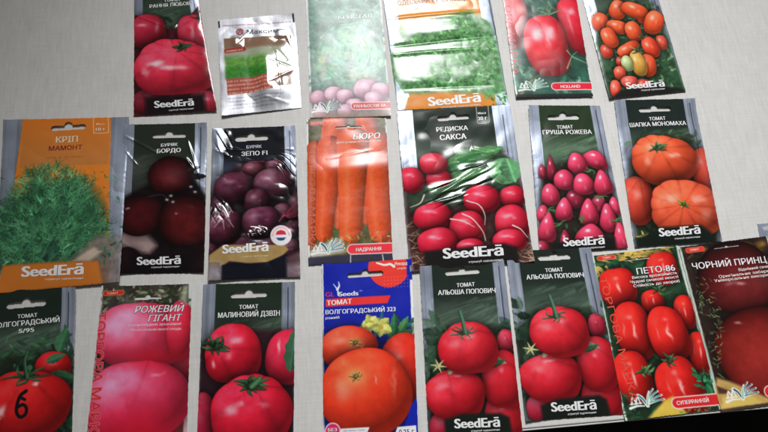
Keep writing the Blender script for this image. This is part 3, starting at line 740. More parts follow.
def art_zepo(c):
    c.frame = (254.4, 203.7, 41.2, 78.2, 0.9477, -0.0029, 0.0411, 0.9999)
    c.silver(dark=(20,22,30),mid=(44,54,88),low=(18,18,28),head=.3,x0=.145,x1=.86,leafy=False)
    c.poly([(0.8,68.8),(23.4,39.1),(68.3,34.7),(83,66.2),(83.4,136.9),(64.2,141.7),(0.8,136.8)],(46,26,38),PICTURE,soft=3,tex=.5)
    V=(76,26,46)
    for x,y,rx,ry,co in ((224,206,13,13,(70,28,46)),(246,244,14,12,(84,36,56)),(270,246,13,11,(80,34,54)),(243,206,10,11,(70,26,46)),(292,226,10,12,(84,38,58)),(262,168,10,8,(84,36,52)),(275,168,11,8,(120,60,80)),(296,206,9,16,(60,26,42)),(212,250,10,14,(80,30,48)),(254,172,13,11.5,(110,44,60)),(236,190,21,19,V),(275,186,20.5,19,(92,44,62)),(258,203,13,14,V),(226,229,18,18,(92,36,56)),(282,214,10,10,(90,40,58)),(262,223,19,16.5,(98,40,64)),(288,250,14,12,(70,34,48))):
        c.fruit(c.pt(x,y),(rx)*0.947,(ry)*0.947,co,hl=((-.3,-.4,.25,.12,.2),(.2,-.1,.1,.06,.15)),lift=.35,rim=.15,mottle=.25,tint=(190,160,172),ribs=5,stem=(.2,.4))
    for k in range(7):
        c.stroke([c.pt(279+k*.8,222-k*1.4),c.pt(288,212+k),c.pt(297,203+k*2.2)],1.0,.6,np.array((170,60,88))*c.rng.uniform(.6,1.1),PICTURE,shade=.4)
    for k in range(26):
        x,y=c.rng.uniform(212,232),c.rng.uniform(205,222); c.stroke([c.pt(x,y),c.pt(x+c.rng.uniform(-6,6),y+c.rng.uniform(2,9))],.8,.4,(206,200,204),PICTURE,alpha=.8)
    for k in range(14):
        x,y=c.rng.uniform(248,262),c.rng.uniform(226,238); c.stroke([c.pt(x,y),c.pt(x+c.rng.uniform(-4,4),y+c.rng.uniform(0,4))],1.2,.5,(214,210,214),PICTURE,alpha=.8)
    c.poly([(0.5,127.4),(13.1,118.4),(48,120),(68.3,120),(72.8,125),(65.3,132.3),(51.5,136.4),(35.2,136.6),(18.8,133.9),(11.7,138.3),(-0.1,138.7)],(156,128,80),BAND,soft=.8,tex=.12)
    c.poly([(11.6,137.3),(24.3,135.1),(38.8,137.1),(53.4,136),(70.9,128.7),(70.2,156.9),(11.1,154.1)],(16,18,28),BRANDBAR,soft=.6)
    c.poly([(-2.9,132.9),(11.6,133.6),(11.5,154.1),(-2.3,153.5)],(150,134,134),FOIL,soft=2,alpha=.7)
    c.poly([(70.8,132.5),(84.7,125.5),(84.5,157.6),(70.2,156.9)],(120,86,92),FOIL,soft=2,alpha=.7)
    q=(66.1,111.3); c.disc(q,9.7,(232,230,230),SEAL); c.disc(q,5.9,(222,222,226),SEAL)
    r=5.3
    c.poly([(q[0]-r*.95,q[1]-r*.1),(q[0]-r*.7,q[1]-r*.75),(q[0],q[1]-r),(q[0]+r*.7,q[1]-r*.75),(q[0]+r*.95,q[1]-r*.1)],(190,44,60),SEAL)
    c.poly([(q[0]-r*.9,q[1]+r*.42),(q[0]+r*.9,q[1]+r*.42),(q[0]+r*.5,q[1]+r*.9),(q[0],q[1]+r),(q[0]-r*.5,q[1]+r*.9)],(44,62,110),SEAL)
    for k in range(16):
        a=math.pi*(1.0+k/15); p0=(q[0]+6.8*math.cos(a),q[1]+6.8*math.sin(a)); p1=(q[0]+8.5*math.cos(a),q[1]+8.5*math.sin(a)); c.stroke([p0,p1],.6,.6,(200,70,80),SEAL)
    c.slot((22.1,11.3),(55.6,11),6.1,.62)
    c.text('crop_name','БУРЯК',(34,22.2),(48.8,21.9),3.2,(200,206,220),HEADER)
    c.text('product_name','ЗЕПО F1',(29.1,29.8),(54.3,29.3),4.5,WHITE,HEADER)
    seedera(c,(13,126.6),(54.1,125.8),8.7,(29.7,131.2),(54,130.6),1.6,BAND,(236,206,170))
    c.bulge=2.4; c.crumple=.42
    c.ridges=[((13.4,22),(48.8,25.5),1.5,.9),((17.4,32.6),(72.1,41.1),1.6,1.0),((62.6,24),(80.4,24.7),1.6,1.0),((1.5,21.5),(19.4,30.6),1.4,.9),((58.5,34.3),(77.4,61.9),2,.9),((4.9,77.9),(20.2,95.4),1.6,.9),((27.8,111.4),(53.7,106.7),1.6,.8)]
    c.step=8
    c.tilts=[((73,42.2),7.6,14.2,-0.161,0.163),((8.8,87),7.6,9.5,-0.251,0.217),((11.3,15.6),7.6,11.4,-0.248,0.137),((44.4,107.3),7.6,4.7,-0.199,0.238)]

def art_byuro(c):
    c.poly([(1.4,-1),(c.w-.8,-1),(c.w-.8,c.h+1),(1.4,c.h+1)],(86,78,50),PICTURE,tex=.4,cell=8)
    c.foliage(1,0,c.w,c.h*.9,150,[(62,88,48),(96,112,62),(46,60,36),(120,110,70)],(4,10))
    O=(226,82,34)
    c.stroke([(8.6,33.1),(2.5,123.7)],19.3,11.6,(196,78,40),PICTURE,shade=.45,tex=.1,rings=1)
    c.stroke([(28.1,-2.5),(26.2,34)],23.1,28.9,(222,88,44),PICTURE,shade=.35,tex=.08,rings=1)
    c.stroke([(58.9,1.1),(59.6,35.5)],21.2,23.1,(214,84,50),PICTURE,shade=.35,tex=.08,rings=1)
    c.stroke([(77.3,36.3),(77.2,123.7)],17.3,13.5,(206,78,44),PICTURE,shade=.4,tex=.1,rings=1)
    c.stroke([(34.1,34.3),(31.8,85.8),(29.2,111.5)],19.3,8.7,(206,80,40),PICTURE,shade=.4,tex=.12,rings=1)
    c.stroke([(57.6,35.4),(55.8,87),(55.9,108.9)],19.3,7.7,(200,76,40),PICTURE,shade=.4,tex=.12,rings=1)
    c.stroke([(22.4,31.7),(19.6,71),(16.1,104.9),(14.9,118.6)],26,16.4,O,PICTURE,shade=.36,tex=.1,rings=1)
    c.stroke([(67.6,31.6),(66.7,77.4),(68.3,109.5),(68.8,119.4)],33.7,22.2,O,PICTURE,shade=.36,tex=.1,rings=1)
    c.stroke([(45.1,26.4),(42.6,76.2),(40.7,108.1),(40,119.9)],32.8,21.2,(230,90,40),PICTURE,shade=.36,tex=.1,rings=1)
    c.foliage(*(20.5,120.8),*(76.6,135.3),46,[(90,110,52),(60,80,40),(140,140,80)],(2.5,6))
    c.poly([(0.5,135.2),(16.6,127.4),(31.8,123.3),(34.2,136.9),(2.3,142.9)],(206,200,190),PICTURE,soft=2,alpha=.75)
    c.poly([(-1.4,140.8),(80.3,138.9),(79.7,149.4),(-1.5,149.3)],(44,44,62),BRANDBAR,soft=1)
    c.stroke([(39.3,140.6),(39.1,147.2)],.8,.8,(206,206,206)); c.stroke([(69.3,141.7),(70,147.9)],.8,.8,(206,206,206))
    c.slot((27.8,10.6),(54.5,10.7),1.9,1.0)
    c.pill((5.1,4.8),(17.4,4.7),3.7,(196,44,46),(232,190,170),TAGPILL,.4)
    c.text('badge_lettering','МОРКВА',(4.7,5.8),(17.2,5.8),1.8,WHITE,TAGPILL,fat=.014)
    c.text('product_name','БЮРО',(45.2,24.2),(72.1,24),6.2,WHITE,PICTURE,shear=.2,outline=(110,52,50))
    c.text('description','Для раннього врожаю',(28.8,27.7),(72.7,27.6),2.1,(240,220,206),PICTURE,fat=.01)
    c.pill((41.1,135.1),(84.2,135.7),8.5,(214,48,60))
    c.text('banner_lettering','НАДРАННЯ',(44.8,137.3),(68.2,137.4),3.4,WHITE,BANNER)
    c.emblem((3,138.9),31.8,(34,84,116))
    c.text('range_lettering','ТОРГОВА МАРКА',(1.8,32.8),(1.1,133.3),5.8,(206,110,84),PICTURE,fat=0)
    c.bulge=.5; c.crumple=.1
    c.ridges=[((-3.3,56.6),(86.3,53.6),11,2.1),((18.2,44.1),(65.5,35.8),1.6,.25)]

def art_saksa(c):
    c.frame = (462.6, 188.1, 57.6, 84.2, 0.9708, -0.1127, 0.0716, 1.0162)
    c.silver(dark=(30,44,34),mid=(66,96,72),low=(30,26,22),head=.3,x0=.135,x1=.83,line=False,leafy=False)
    c.stroke([(106.3,10.8),(105.9,54.1)],.8,.8,(36,38,56)); c.stroke([(102.3,1.6),(108.3,69.1)],.35,.35,(110,120,136))
    c.poly([(0.3,88),(17.8,64.7),(45.6,43.6),(99.3,47.3),(114.7,80),(116.2,162.2),(81.9,165.1),(2,163),(-1.1,131.3)],(70,44,42),PICTURE,soft=3,tex=.5,cell=6)
    c.poly([(2.2,88.1),(17.8,64.7),(45.6,43.6),(99.3,47.3),(113.1,77.8),(113.1,104.6),(62.8,102.8),(4.8,104.3)],(48,66,50),PICTURE,soft=4,tex=.4,cell=5)
    c.leaf((23.8,85.7),64.4,19.5,-16,(74,110,74),vein=.35)
    c.leaf((43.9,60.3),60.5,18.6,-14,(66,112,64),vein=.4); c.leaf((47.2,66.8),39.1,13.7,-24,(50,96,56),vein=.3)
    c.disc((99.8,70.6),14.6,(92,140,96),PICTURE,ry=13.7); c.leaf((83.9,73.6),33.2,23.4,-12,(96,148,102),vein=.4); c.leaf((103.8,58.2),25.4,21.5,78,(82,132,90),vein=.4)
    for k in range(110):
        if k%2: x,y=c.rng.uniform(405,432),c.rng.uniform(220,268)
        else: x,y=c.rng.uniform(512,533),c.rng.uniform(228,262)
        a=c.rng.uniform(-.9,.9); c.stroke([c.pt(x,y),c.pt(x+9*math.cos(a),y+9*math.sin(a))],.9,.4,np.array((176,140,112))*c.rng.uniform(.5,1.15),PICTURE,alpha=.9)
    R=(206,34,60)
    H=((-.2,-.4,.28,.12,.45),(.1,-.25,.15,.08,.3))
    for x,y,rx,ry in ((438,180,13,9),(411.4,181,12.5,13.5),(432.7,164.8,14,12),(511.8,197.6,13,11.5),(481,200.4,18,15),(433,217,19,13.6),(466.7,227,17.5,15.6),(511,223,18,17.6),(438,241.4,19.5,14),(508,240,17,11),(470,246,14,8)):
        c.fruit(c.pt(x,y),(rx)*0.976,(ry)*0.976,R,hl=H,lift=.3,rim=.38,tint=(244,150,170))
    for pts in ([(54.1,111.1),(63.1,116.8),(71.2,129.3),(72.9,139.2)],[(42.2,115.2),(53.4,118),(64.1,124.8)],[(100.5,125.7),(107.5,130.2),(113,138.6)],[(59.4,98.5),(70.5,103.3),(75,113.7),(73.8,123.6)],[(19.6,89.4),(15,97.1),(5.1,100.4)]):
        c.stroke(pts,1.5,.5,(232,206,196),PICTURE,shade=.3)
    for k in range(30):
        x,y=c.rng.uniform(450,505),c.rng.uniform(150,172); 
        if k<14: c.stroke([c.pt(x,y),c.pt(x+c.rng.uniform(4,14),y-c.rng.uniform(0,5))],1,.4,(150,176,150),PICTURE,alpha=.5)
    c.poly([(14.7,144.2),(34.5,143.9),(89.6,142.6),(102.2,147.5),(101.8,163.9),(14.9,163.2)],(26,24,24),BRANDBAR,soft=1.8)
    c.slot((39.5,10.7),(72.5,10.1),5.5,.66)
    c.stroke([(80.5,-2),(80,15.7),(81.3,18.4),(89.9,18.1),(91.8,16),(92.9,-2.3)],.5,.5,(214,220,214),WTAG)
    c.text('weight_caption','Маса',(81.5,8.5),(89.5,8.4),2.3,WHITE,HEADER)
    c.text('weight_figure','20 г',(80.9,15),(90,14.8),3.9,WHITE,HEADER)
    c.text('crop_name','РЕДИСКА',(37.8,24.7),(69.4,24.6),4.7,WHITE,HEADER)
    c.text('product_name','САКСА',(40.5,34.1),(66.7,33.9),5.7,WHITE,HEADER,fat=.034)
    seedera(c,(32.1,152.7),(87.7,153.9),10.3,(54.9,158.6),(87,158.8),1.9)
    c.bulge=1.8; c.crumple=.16
    c.step=9; c.warp=.3
    c.tilts=[((40.8,91),19.5,12.7,0.050,0.208),((74,73.9),19.5,12.7,0.095,0.192)]
    c.ridges=[((26.9,94),(83.3,63.1),2.2,1.3),((18.7,99.4),(64,92.7),1.8,.8),((69.4,45.2),(109.8,58.7),2,.9),((0,40.5),(3.7,141.3),1.6,.8)]

def art_grusha(c):
    c.frame = (573.3, 179.0, 39.2, 77.9, 0.9842, -0.1349, 0.0419, 1.0320)
    c.silver(dark=(34,56,30),mid=(70,112,74),low=(20,22,20),head=.33)
    c.poly([(6.7,73.5),(28.1,59.8),(68.2,63.3),(75.2,91.1),(78.1,138.4),(72.1,151.8),(0.5,150.9)],(40,36,30),PICTURE,soft=3,tex=.5)
    c.foliage(*(4.1,56.9),*(70.6,149.8),90,[(40,62,36),(60,92,52),(24,34,24)],(3,7),keep=lambda x,y: y>c.h*.4)
    K=(214,58,92); D=(150,34,60)
    for x,y,rx,ry,ro,co,pe in ((549.8,169.5,6,11.5,0,D,0.75),(541,173,4.5,7,0,D,0.55),(573.5,200,9,9,0,D,0.25),(596,206,9,11,20,D,0.55),(594.5,160,15,9,20,K,0.55),(576,164,11,10.4,0,K,0.50),(563,181,10.6,10,0,K,0.35),(582.3,185.5,11,10.6,0,K,0.35),(601.4,183.6,10.6,12.6,0,K,0.65),(549.8,195,9.4,10.4,0,K,0.45),(563.6,209.6,9,10.6,10,K,0.55),(544,213,6.5,8,0,K,0.45),(612,207,7,9,0,K,0.55),(586.9,212.6,10.6,13,6,K,0.75),(605.4,218,10,13.6,0,K,0.75),(548.7,226,10,13.6,10,K,0.75),(589,235,15.6,10.4,12,K,0.55),(566,240,6.5,11,0,D,0.65),(617.4,237,9,14.6,0,K,0.75),(545,246,7,8,0,D,0.25)):
        c.fruit(c.pt(x,y),(rx)*0.988*1.1,(ry)*0.988*1.08,co,rot=ro,hl=((-.3,-.4,.18,.14,.8),(.1,.3,.12,.2,.18)),pear=pe,rim=.42,lift=.3,tint=(246,150,180))
    for x,y in ((556,155),(599,198),(549,210),(561,223),(578,219),(590,171),(612,221)):
        for k in range(5):
            a=c.rng.uniform(0,6.28); c.stroke([c.pt(x,y),c.pt(x+4*math.cos(a),y+2*math.sin(a)),c.pt(x+7*math.cos(a+.4),y+4*math.sin(a+.4))],1.4,.5,(70,124,70),PICTURE,shade=.3)
    c.poly([(10.2,142.1),(30.5,138.8),(52.4,138.5),(68.7,139.7),(68.5,151.6),(11.1,152.7)],(22,22,22),BRANDBAR,soft=1.5)
    c.slot((19.3,13.4),(54.1,12.4),5.7,.66)
    c.text('crop_name','ТОМАТ',(28.3,25.6),(45.5,25.2),3.7,WHITE,HEADER)
    c.text('product_name','ГРУША РОЖЕВА',(12.7,31.5),(64.5,31.4),4.7,WHITE,HEADER)
    seedera(c,(21.7,144.9),(58.3,145.4),8.5,(35.1,148.7),(58.1,148.8),1.7)
    c.bulge=2.2; c.crumple=.13

def art_shapka(c):
    c.frame = (665.3, 172.5, 41.6, 78.2, 0.9969, -0.1694, 0.0440, 1.0398)
    c.silver(dark=(24,38,34),mid=(56,92,58),low=(30,40,30),head=.3)
    c.poly([(6.2,63.7),(31.6,43.3),(73.2,40.3),(78.7,77.2),(82.8,139.6),(78.5,152.2),(1.6,151.7)],(40,48,34),PICTURE,soft=3,tex=.5)
    c.foliage(*(10.4,34.1),*(79.7,72),60,[(50,84,50),(74,112,66),(34,56,36)],(5,12))
    c.foliage(*(2.3,119.5),*(24.7,151.4),50,[(44,66,40),(28,40,28)],(4,8))
    O=(222,84,50)
    c.fruit((79.3,79.4),13,24.1,(220,66,44),ribs=6,hl=((-.2,-.4,.2,.2,.3),))
    c.fruit((10.2,106),15,24.1,(204,66,46),ribs=7,stem=(.2,-.9),hl=((-.1,-.2,.25,.2,.3),),lift=.25)
    c.fruit((40.5,66.1),31.6,26.6,O,ribs=9,stem=(-.15,-.45),rot=8,hl=((-.5,.1,.12,.2,.3),(.3,-.2,.18,.1,.4),(-.35,-.5,.2,.1,.25)),lift=.35,tint=(246,150,110))
    c.calyx((36.2,53.2),9,7,(58,96,56),squash=.6)
    c.fruit((55,117.6),35.1,29.6,(226,90,58),ribs=11,stem=(-.1,-.12),rot=6,hl=((-.45,-.3,.2,.15,.35),(.35,-.35,.2,.12,.35),(.5,.15,.15,.2,.2)),lift=.35,tint=(246,156,120))
    c.blob((52.3,113.4),7,6,(196,60,30),.6); c.calyx((51.9,112.8),6,6,(90,120,50),squash=.8)
    for k in range(6):
        a=k*1.05+.3; c.stroke([(9.8,141.6),c.pt(643+7*math.cos(a),237+8*math.sin(a))],3.2,.6,(206,190,90),PICTURE,shade=.3)
    c.poly([(0.8,143.9),(27.4,133.9),(66.2,134.4),(77.9,145.2),(78.3,153.2),(1.5,152.6)],(18,26,22),BRANDBAR,soft=2)
    c.slot((23.7,11.3),(57.4,10.6),5.4,.64)
    c.text('crop_name','ТОМАТ',(33.2,23.2),(49.9,22.9),3.7,WHITE,HEADER)
    c.text('product_name','ШАПКА МОНОМАХА',(12.5,29.7),(70.2,29),4.5,WHITE,HEADER)
    seedera(c,(24.7,142.8),(63.6,142.5),8.4,(38.5,146.5),(62.9,146.2),1.6)
    c.bulge=2.0; c.crumple=.12

def art_volhohrad(c):
    c.silver(dark=(24,38,28),mid=(52,84,60),low=(22,32,24),head=.34)
    c.poly([(1,66),(29.8,58.7),(72.9,55.4),(87.3,69.8),(88.1,139.5),(0.2,140.2)],(34,48,34),PICTURE,soft=3,tex=.4)
    c.foliage(*(3.2,43.6),*(86,81.7),90,[(40,74,50),(60,96,66),(26,46,34)],(6,14),wr=.35)
    c.fruit((69.1,69),15.5,12,(206,24,30),hl=((0,-.2,.2,.15,.25),))
    c.leaf((72.9,57.1),22.3,12,-72,(50,92,62)); c.leaf((66.8,75.8),22.3,9.5,12,(44,84,56)); c.leaf((62.9,65.3),17.2,7.7,-20,(56,98,66))
    c.foliage(*(73.9,81.2),*(88.8,135.5),40,[(34,70,48),(20,36,26)],(5,10))
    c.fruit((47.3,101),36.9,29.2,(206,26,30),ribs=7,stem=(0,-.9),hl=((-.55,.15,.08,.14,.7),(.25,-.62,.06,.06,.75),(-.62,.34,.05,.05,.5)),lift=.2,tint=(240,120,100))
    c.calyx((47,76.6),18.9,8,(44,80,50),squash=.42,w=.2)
    c.stroke([(47.1,78.3),(44.7,64.5),(46.9,56)],2.9,2.2,(60,98,66),PICTURE,shade=.45)
    c.slot((25.5,14.6),(60.3,12.7),6,.62)
    c.text('crop_name','ТОМАТ',(36.1,26.2),(53.2,25.4),3.4,WHITE,HEADER)
    c.text('product_name','ВОЛГОГРАДСЬКИЙ',(15.8,34.3),(72.6,30.7),4.5,WHITE,HEADER)
    c.text('product_number','5/95',(38.2,39.5),(51.4,38.6),3.8,WHITE,HEADER)
    c.stroke([(46.7,89.3),(41.8,93.2),(39.3,101.5),(39.4,107.2),(42.6,110.7),(46.8,108.4),(47.4,103.5),(44.4,100.5),(40.2,102.3)],3.1,2.7,(16,14,16),WTAG)
    c.stroke([(41.3,94.1),(45.9,96.4)],2.7,2.4,(16,14,16),WTAG)
    c.bulge=2.2; c.crumple=.12

def art_rozhevyi(c):
    c.poly([(1.4,-1),(c.w-2.6,-1),(c.w-2.6,c.h+1),(1.4,c.h+1)],(56,52,44),PICTURE,tex=.5,cell=7)
    c.foliage(1,0,c.w-3,(36.5,27.9)[1],110,[(60,80,46),(110,120,84),(40,52,34),(150,156,130)],(4,9),keep=lambda x,y: x<c.w-4)
    T=(226,150,196)
    c.fruit((81.7,72.9),13.9,17.4,(150,24,48),hl=())
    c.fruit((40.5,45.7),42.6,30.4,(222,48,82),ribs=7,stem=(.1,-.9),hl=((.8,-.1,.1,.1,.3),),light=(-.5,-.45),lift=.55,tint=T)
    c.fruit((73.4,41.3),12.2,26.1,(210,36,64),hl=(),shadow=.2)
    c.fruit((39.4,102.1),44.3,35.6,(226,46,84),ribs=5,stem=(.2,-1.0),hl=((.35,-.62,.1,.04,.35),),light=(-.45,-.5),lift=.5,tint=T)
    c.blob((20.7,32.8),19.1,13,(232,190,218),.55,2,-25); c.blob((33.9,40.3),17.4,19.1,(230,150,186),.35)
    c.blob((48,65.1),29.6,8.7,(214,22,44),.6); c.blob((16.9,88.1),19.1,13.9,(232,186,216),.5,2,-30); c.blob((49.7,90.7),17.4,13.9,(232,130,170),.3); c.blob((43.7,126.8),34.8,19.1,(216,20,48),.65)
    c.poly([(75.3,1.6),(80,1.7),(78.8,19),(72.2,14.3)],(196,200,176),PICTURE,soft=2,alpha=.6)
    c.slot((30.2,12),(55.3,11.7),2.3,1.0)
    c.pill((3.7,6.8),(18.3,6.2),3.7,(196,36,30),(190,150,90),TAGPILL,.4)
    c.text('badge_lettering','ТОМАТ',(5.2,7.8),(15.1,7.4),1.7,(240,220,200),TAGPILL,fat=.01)
    c.text('product_name','РОЖЕВИЙ',(31.8,25.1),(76.6,24.8),6.1,WHITE,PICTURE,shear=.22,outline=(60,50,72),fat=.014)
    c.text('product_name','ГІГАНТ',(44.7,33.2),(74.8,33.1),5.9,WHITE,PICTURE,shear=.22,outline=(60,50,72),fat=.014)
    c.text('description','Крупноплідний, врожайний',(27.3,37.1),(74.6,36.9),2.2,(244,206,216),PICTURE,shear=.2,fat=.01)
    c.text('description','Високі смакові якості плодів',(29.5,41.4),(74.8,41.3),2.2,(244,206,216),PICTURE,shear=.2,fat=.01)
    c.text('range_lettering','ТОРГОВА МАРКА',(-2.6,23.3),(2.2,135.3),8.3,(206,44,56),PICTURE,fat=0,outline=(222,104,116))
    c.bulge=1.6; c.crumple=.08

def art_malynovyi(c):
    c.silver(dark=(26,44,30),mid=(64,92,66),low=(24,30,26),head=.34)
    c.poly([(-1.1,54.3),(25,41.6),(69.6,42.7),(84,53.6),(84.1,146.9),(-0.4,147.3)],(48,26,34),PICTURE,soft=3,tex=.4)
    K=(218,26,52)
    c.fruit((4.4,121.5),10.5,26.4,(180,30,60),hl=())
    c.fruit((77,66.5),19.3,23.7,(206,34,64),hl=((-.45,-.35,.08,.22,.6),),lift=.3,tint=(246,130,160))
    c.leaf((79,79.4),40.4,14.1,-82,(46,80,58),vein=.3)
    c.fruit((29.2,62.8),24.6,26.4,K,ribs=6,stem=(-.6,-.2),hl=((.15,-.45,.2,.12,.45),(-.72,.35,.08,.12,.6),(-.1,.05,.1,.12,.3)),lift=.35,tint=(246,130,165))
    c.calyx((13.9,55.9),12.3,9,(36,72,44),squash=.8)
    c.fruit((46.4,112.3),36,29.9,(222,28,56),ribs=6,stem=(.05,-.75),hl=((-.5,-.05,.12,.16,.5),(-.32,-.2,.08,.08,.4),(.3,-.2,.15,.08,.25)),lift=.35,tint=(246,130,165))
    c.calyx((46.7,89.8),14.1,10,(40,82,50),squash=.6); c.stroke([(45.8,90.6),(52.7,84)],4.4,3.5,(70,124,76),PICTURE,shade=.4)
    c.slot((24.8,10.7),(57.8,10.2),5.8,.62)
    c.text('crop_name','ТОМАТ',(33.3,23.5),(50.2,23.1),3.6,WHITE,HEADER)
    c.text('product_name','МАЛИНОВИЙ ДЗВІН',(14.7,30.9),(69.5,30.1),4.7,WHITE,HEADER)
    c.bulge=2.2; c.crumple=.1

def art_volh323(c):
    c.frame = (368.9, 353.6, 41.1, 83.1, 0.8947, -0.0195, 0.0451, 0.8726)
    c.poly([(1.0,-1),(c.w-2.2,-1),(c.w-2.2,c.h+1),(1.0,c.h+1)],(18,32,150),PICTURE)
    q=(61.4,5.8); c.disc(q,19.2,(226,54,44),BAND)
    c.poly([(77.5,-4.5),(84,-4),(84.1,19.4),(77.6,19)],(18,32,150),PICTURE,soft=.4)
    for j in range(4):
        for i in range(8):
            c.disc(c.pt(385+i*3.4,275.6+j*3.6-i*.2),.32,(238,150,140))
    c.stroke([(50.4,1.6),(56.8,4.1),(62.4,3.6),(66,6.1)],1.4,2.3,(244,226,214)); c.stroke([(53.1,2.4),(49.5,0.8)],0.9,.4,(244,226,214))
    c.poly([(2.8,32.2),(62.1,32.4),(59.1,39.3),(2.8,39.4)],(218,48,48),BANNER)
    c.foliage(*(44.6,51.7),*(79.1,77.5),18,[(40,90,70),(56,116,76)],(8,16),wr=.35)
    c.leaf((67.7,69),19.7,8,-60,(70,130,76)); c.leaf((64,70.6),21.5,8,-88,(50,104,66)); c.leaf((15.4,73.3),12.5,6.3,-160,(44,96,60)); c.leaf((67.6,70.8),16.1,7.2,-25,(56,112,66)); c.leaf((6.4,72.8),10.7,5.4,-110,(40,92,56))
    for x,y,r in ((371,322,8),(381,327,10.5),(366,328,7)):
        for k in range(5):
            a=k*1.257+r; q=(c.rng.uniform(.85,1.1))*r
            c.leaf(c.pt(x,y),(q*1.1)*0.894,(q*.95)*0.894,math.degrees(a),np.array((206,206,110))*c.rng.uniform(.8,1.12),vein=.15)
        c.disc(c.pt(x,y),(r*.24)*0.894,(196,166,60),PICTURE)
    O=(236,60,36)
    c.fruit((72,98.8),21.5,33.1,(226,48,32),hl=((-.2,-.35,.15,.1,.3),),lift=.25)
    c.fruit((23.4,76.4),25,18.8,(234,66,42),stem=(.2,-.2),hl=((-.3,-.3,.2,.15,.3),(.5,.1,.06,.2,.4)),lift=.35,tint=(248,150,110))
    c.blob((28.8,73.1),8,5.8,(222,140,84),.7); c.blob((28.8,73.1),4.5,3.2,(170,140,80),.9); c.calyx((28.8,73.1),5.4,6,(168,130,70),stub=False,squash=.7)
    c.fruit((37.8,115.9),40.2,37.6,(238,62,34),stem=(-.2,-.3),hl=((-.5,-.1,.2,.25,.22),(.2,-.25,.04,.1,.35),(.62,-.2,.05,.3,.2)),lift=.38,tint=(248,150,100),pw=2.1)
    c.blob((29.2,101.9),9.8,8,(236,130,80),.7); c.blob((29.2,101.9),7.2,6.3,(176,140,80),.9); c.calyx((29.2,101.9),5.8,6,(150,124,66),stub=False,squash=.8)
    c.poly([(77.2,128.5),(85.5,118),(83.6,163.6),(64.5,163)],(18,32,150),PICTURE)
    c.poly([(15.4,145.4),(40.2,145.1),(35.2,155.6),(12.7,154.8)],(226,228,230),TAGPILL); c.greek((17.1,148.1),(37.1,148),1.6,(110,116,130))
    c.disc((8.1,147.2),7,(236,200,210),SEAL); c.disc((8.1,147.2),6.1,(196,40,96),SEAL)
    c.poly([(64.7,145.9),(80.9,145.2),(81,154.7),(60.9,154.8)],(232,232,236),WTAG)
    c.text('seal_lettering','БЕЗ',(4.1,147.4),(11.9,147.4),2.7,WHITE,SEAL); c.greek((4.9,150.1),(11.5,150),1.6,WHITE)
    c.text('weight_figure','0,25 г',(65.8,151.9),(78.9,151.6),3.9,(50,54,90),WTAG,fat=.014)
    c.slot((22.5,11.8),(55.7,11.4),4.7,.66)
    c.stroke([(14.6,29.4),(13.6,24.2),(10,18.7)],1.6,.5,WHITE,EMBLEM); c.stroke([(13.6,24.2),(15.4,20.6),(14.7,16.8)],2.1,.5,WHITE,EMBLEM)
    c.text('brand_name','GL',(2.8,30.2),(10.6,30.3),4.3,(206,52,96),PICTURE)
    c.text('brand_name','Seeds',(14.9,30.6),(32.5,30.6),4.3,WHITE,PICTURE,fat=.034); c.greek((34.2,27.1),(36.4,27.1),1.1,WHITE)
    c.text('crop_name','ТОМАТ',(4.1,38.2),(26.5,37.9),4.4,WHITE,BANNER,fat=.034)
    c.text('product_name','ВОЛГОГРАДСЬКИЙ 323',(2.8,46.3),(66,47),4,WHITE,PICTURE)
    c.text('description','ранній',(2.8,50.7),(15.1,50.7),2.3,WHITE,PICTURE,fat=.014)
    c.text('range_lettering','серія',(68.7,9.1),(77,9),1.7,(246,214,206),BAND,fat=.01); c.text('range_lettering','Рекорд',(66.6,5.2),(78.1,5.2),3,(246,224,216),BAND,shear=.2)
    c.bulge=1.6; c.crumple=.08

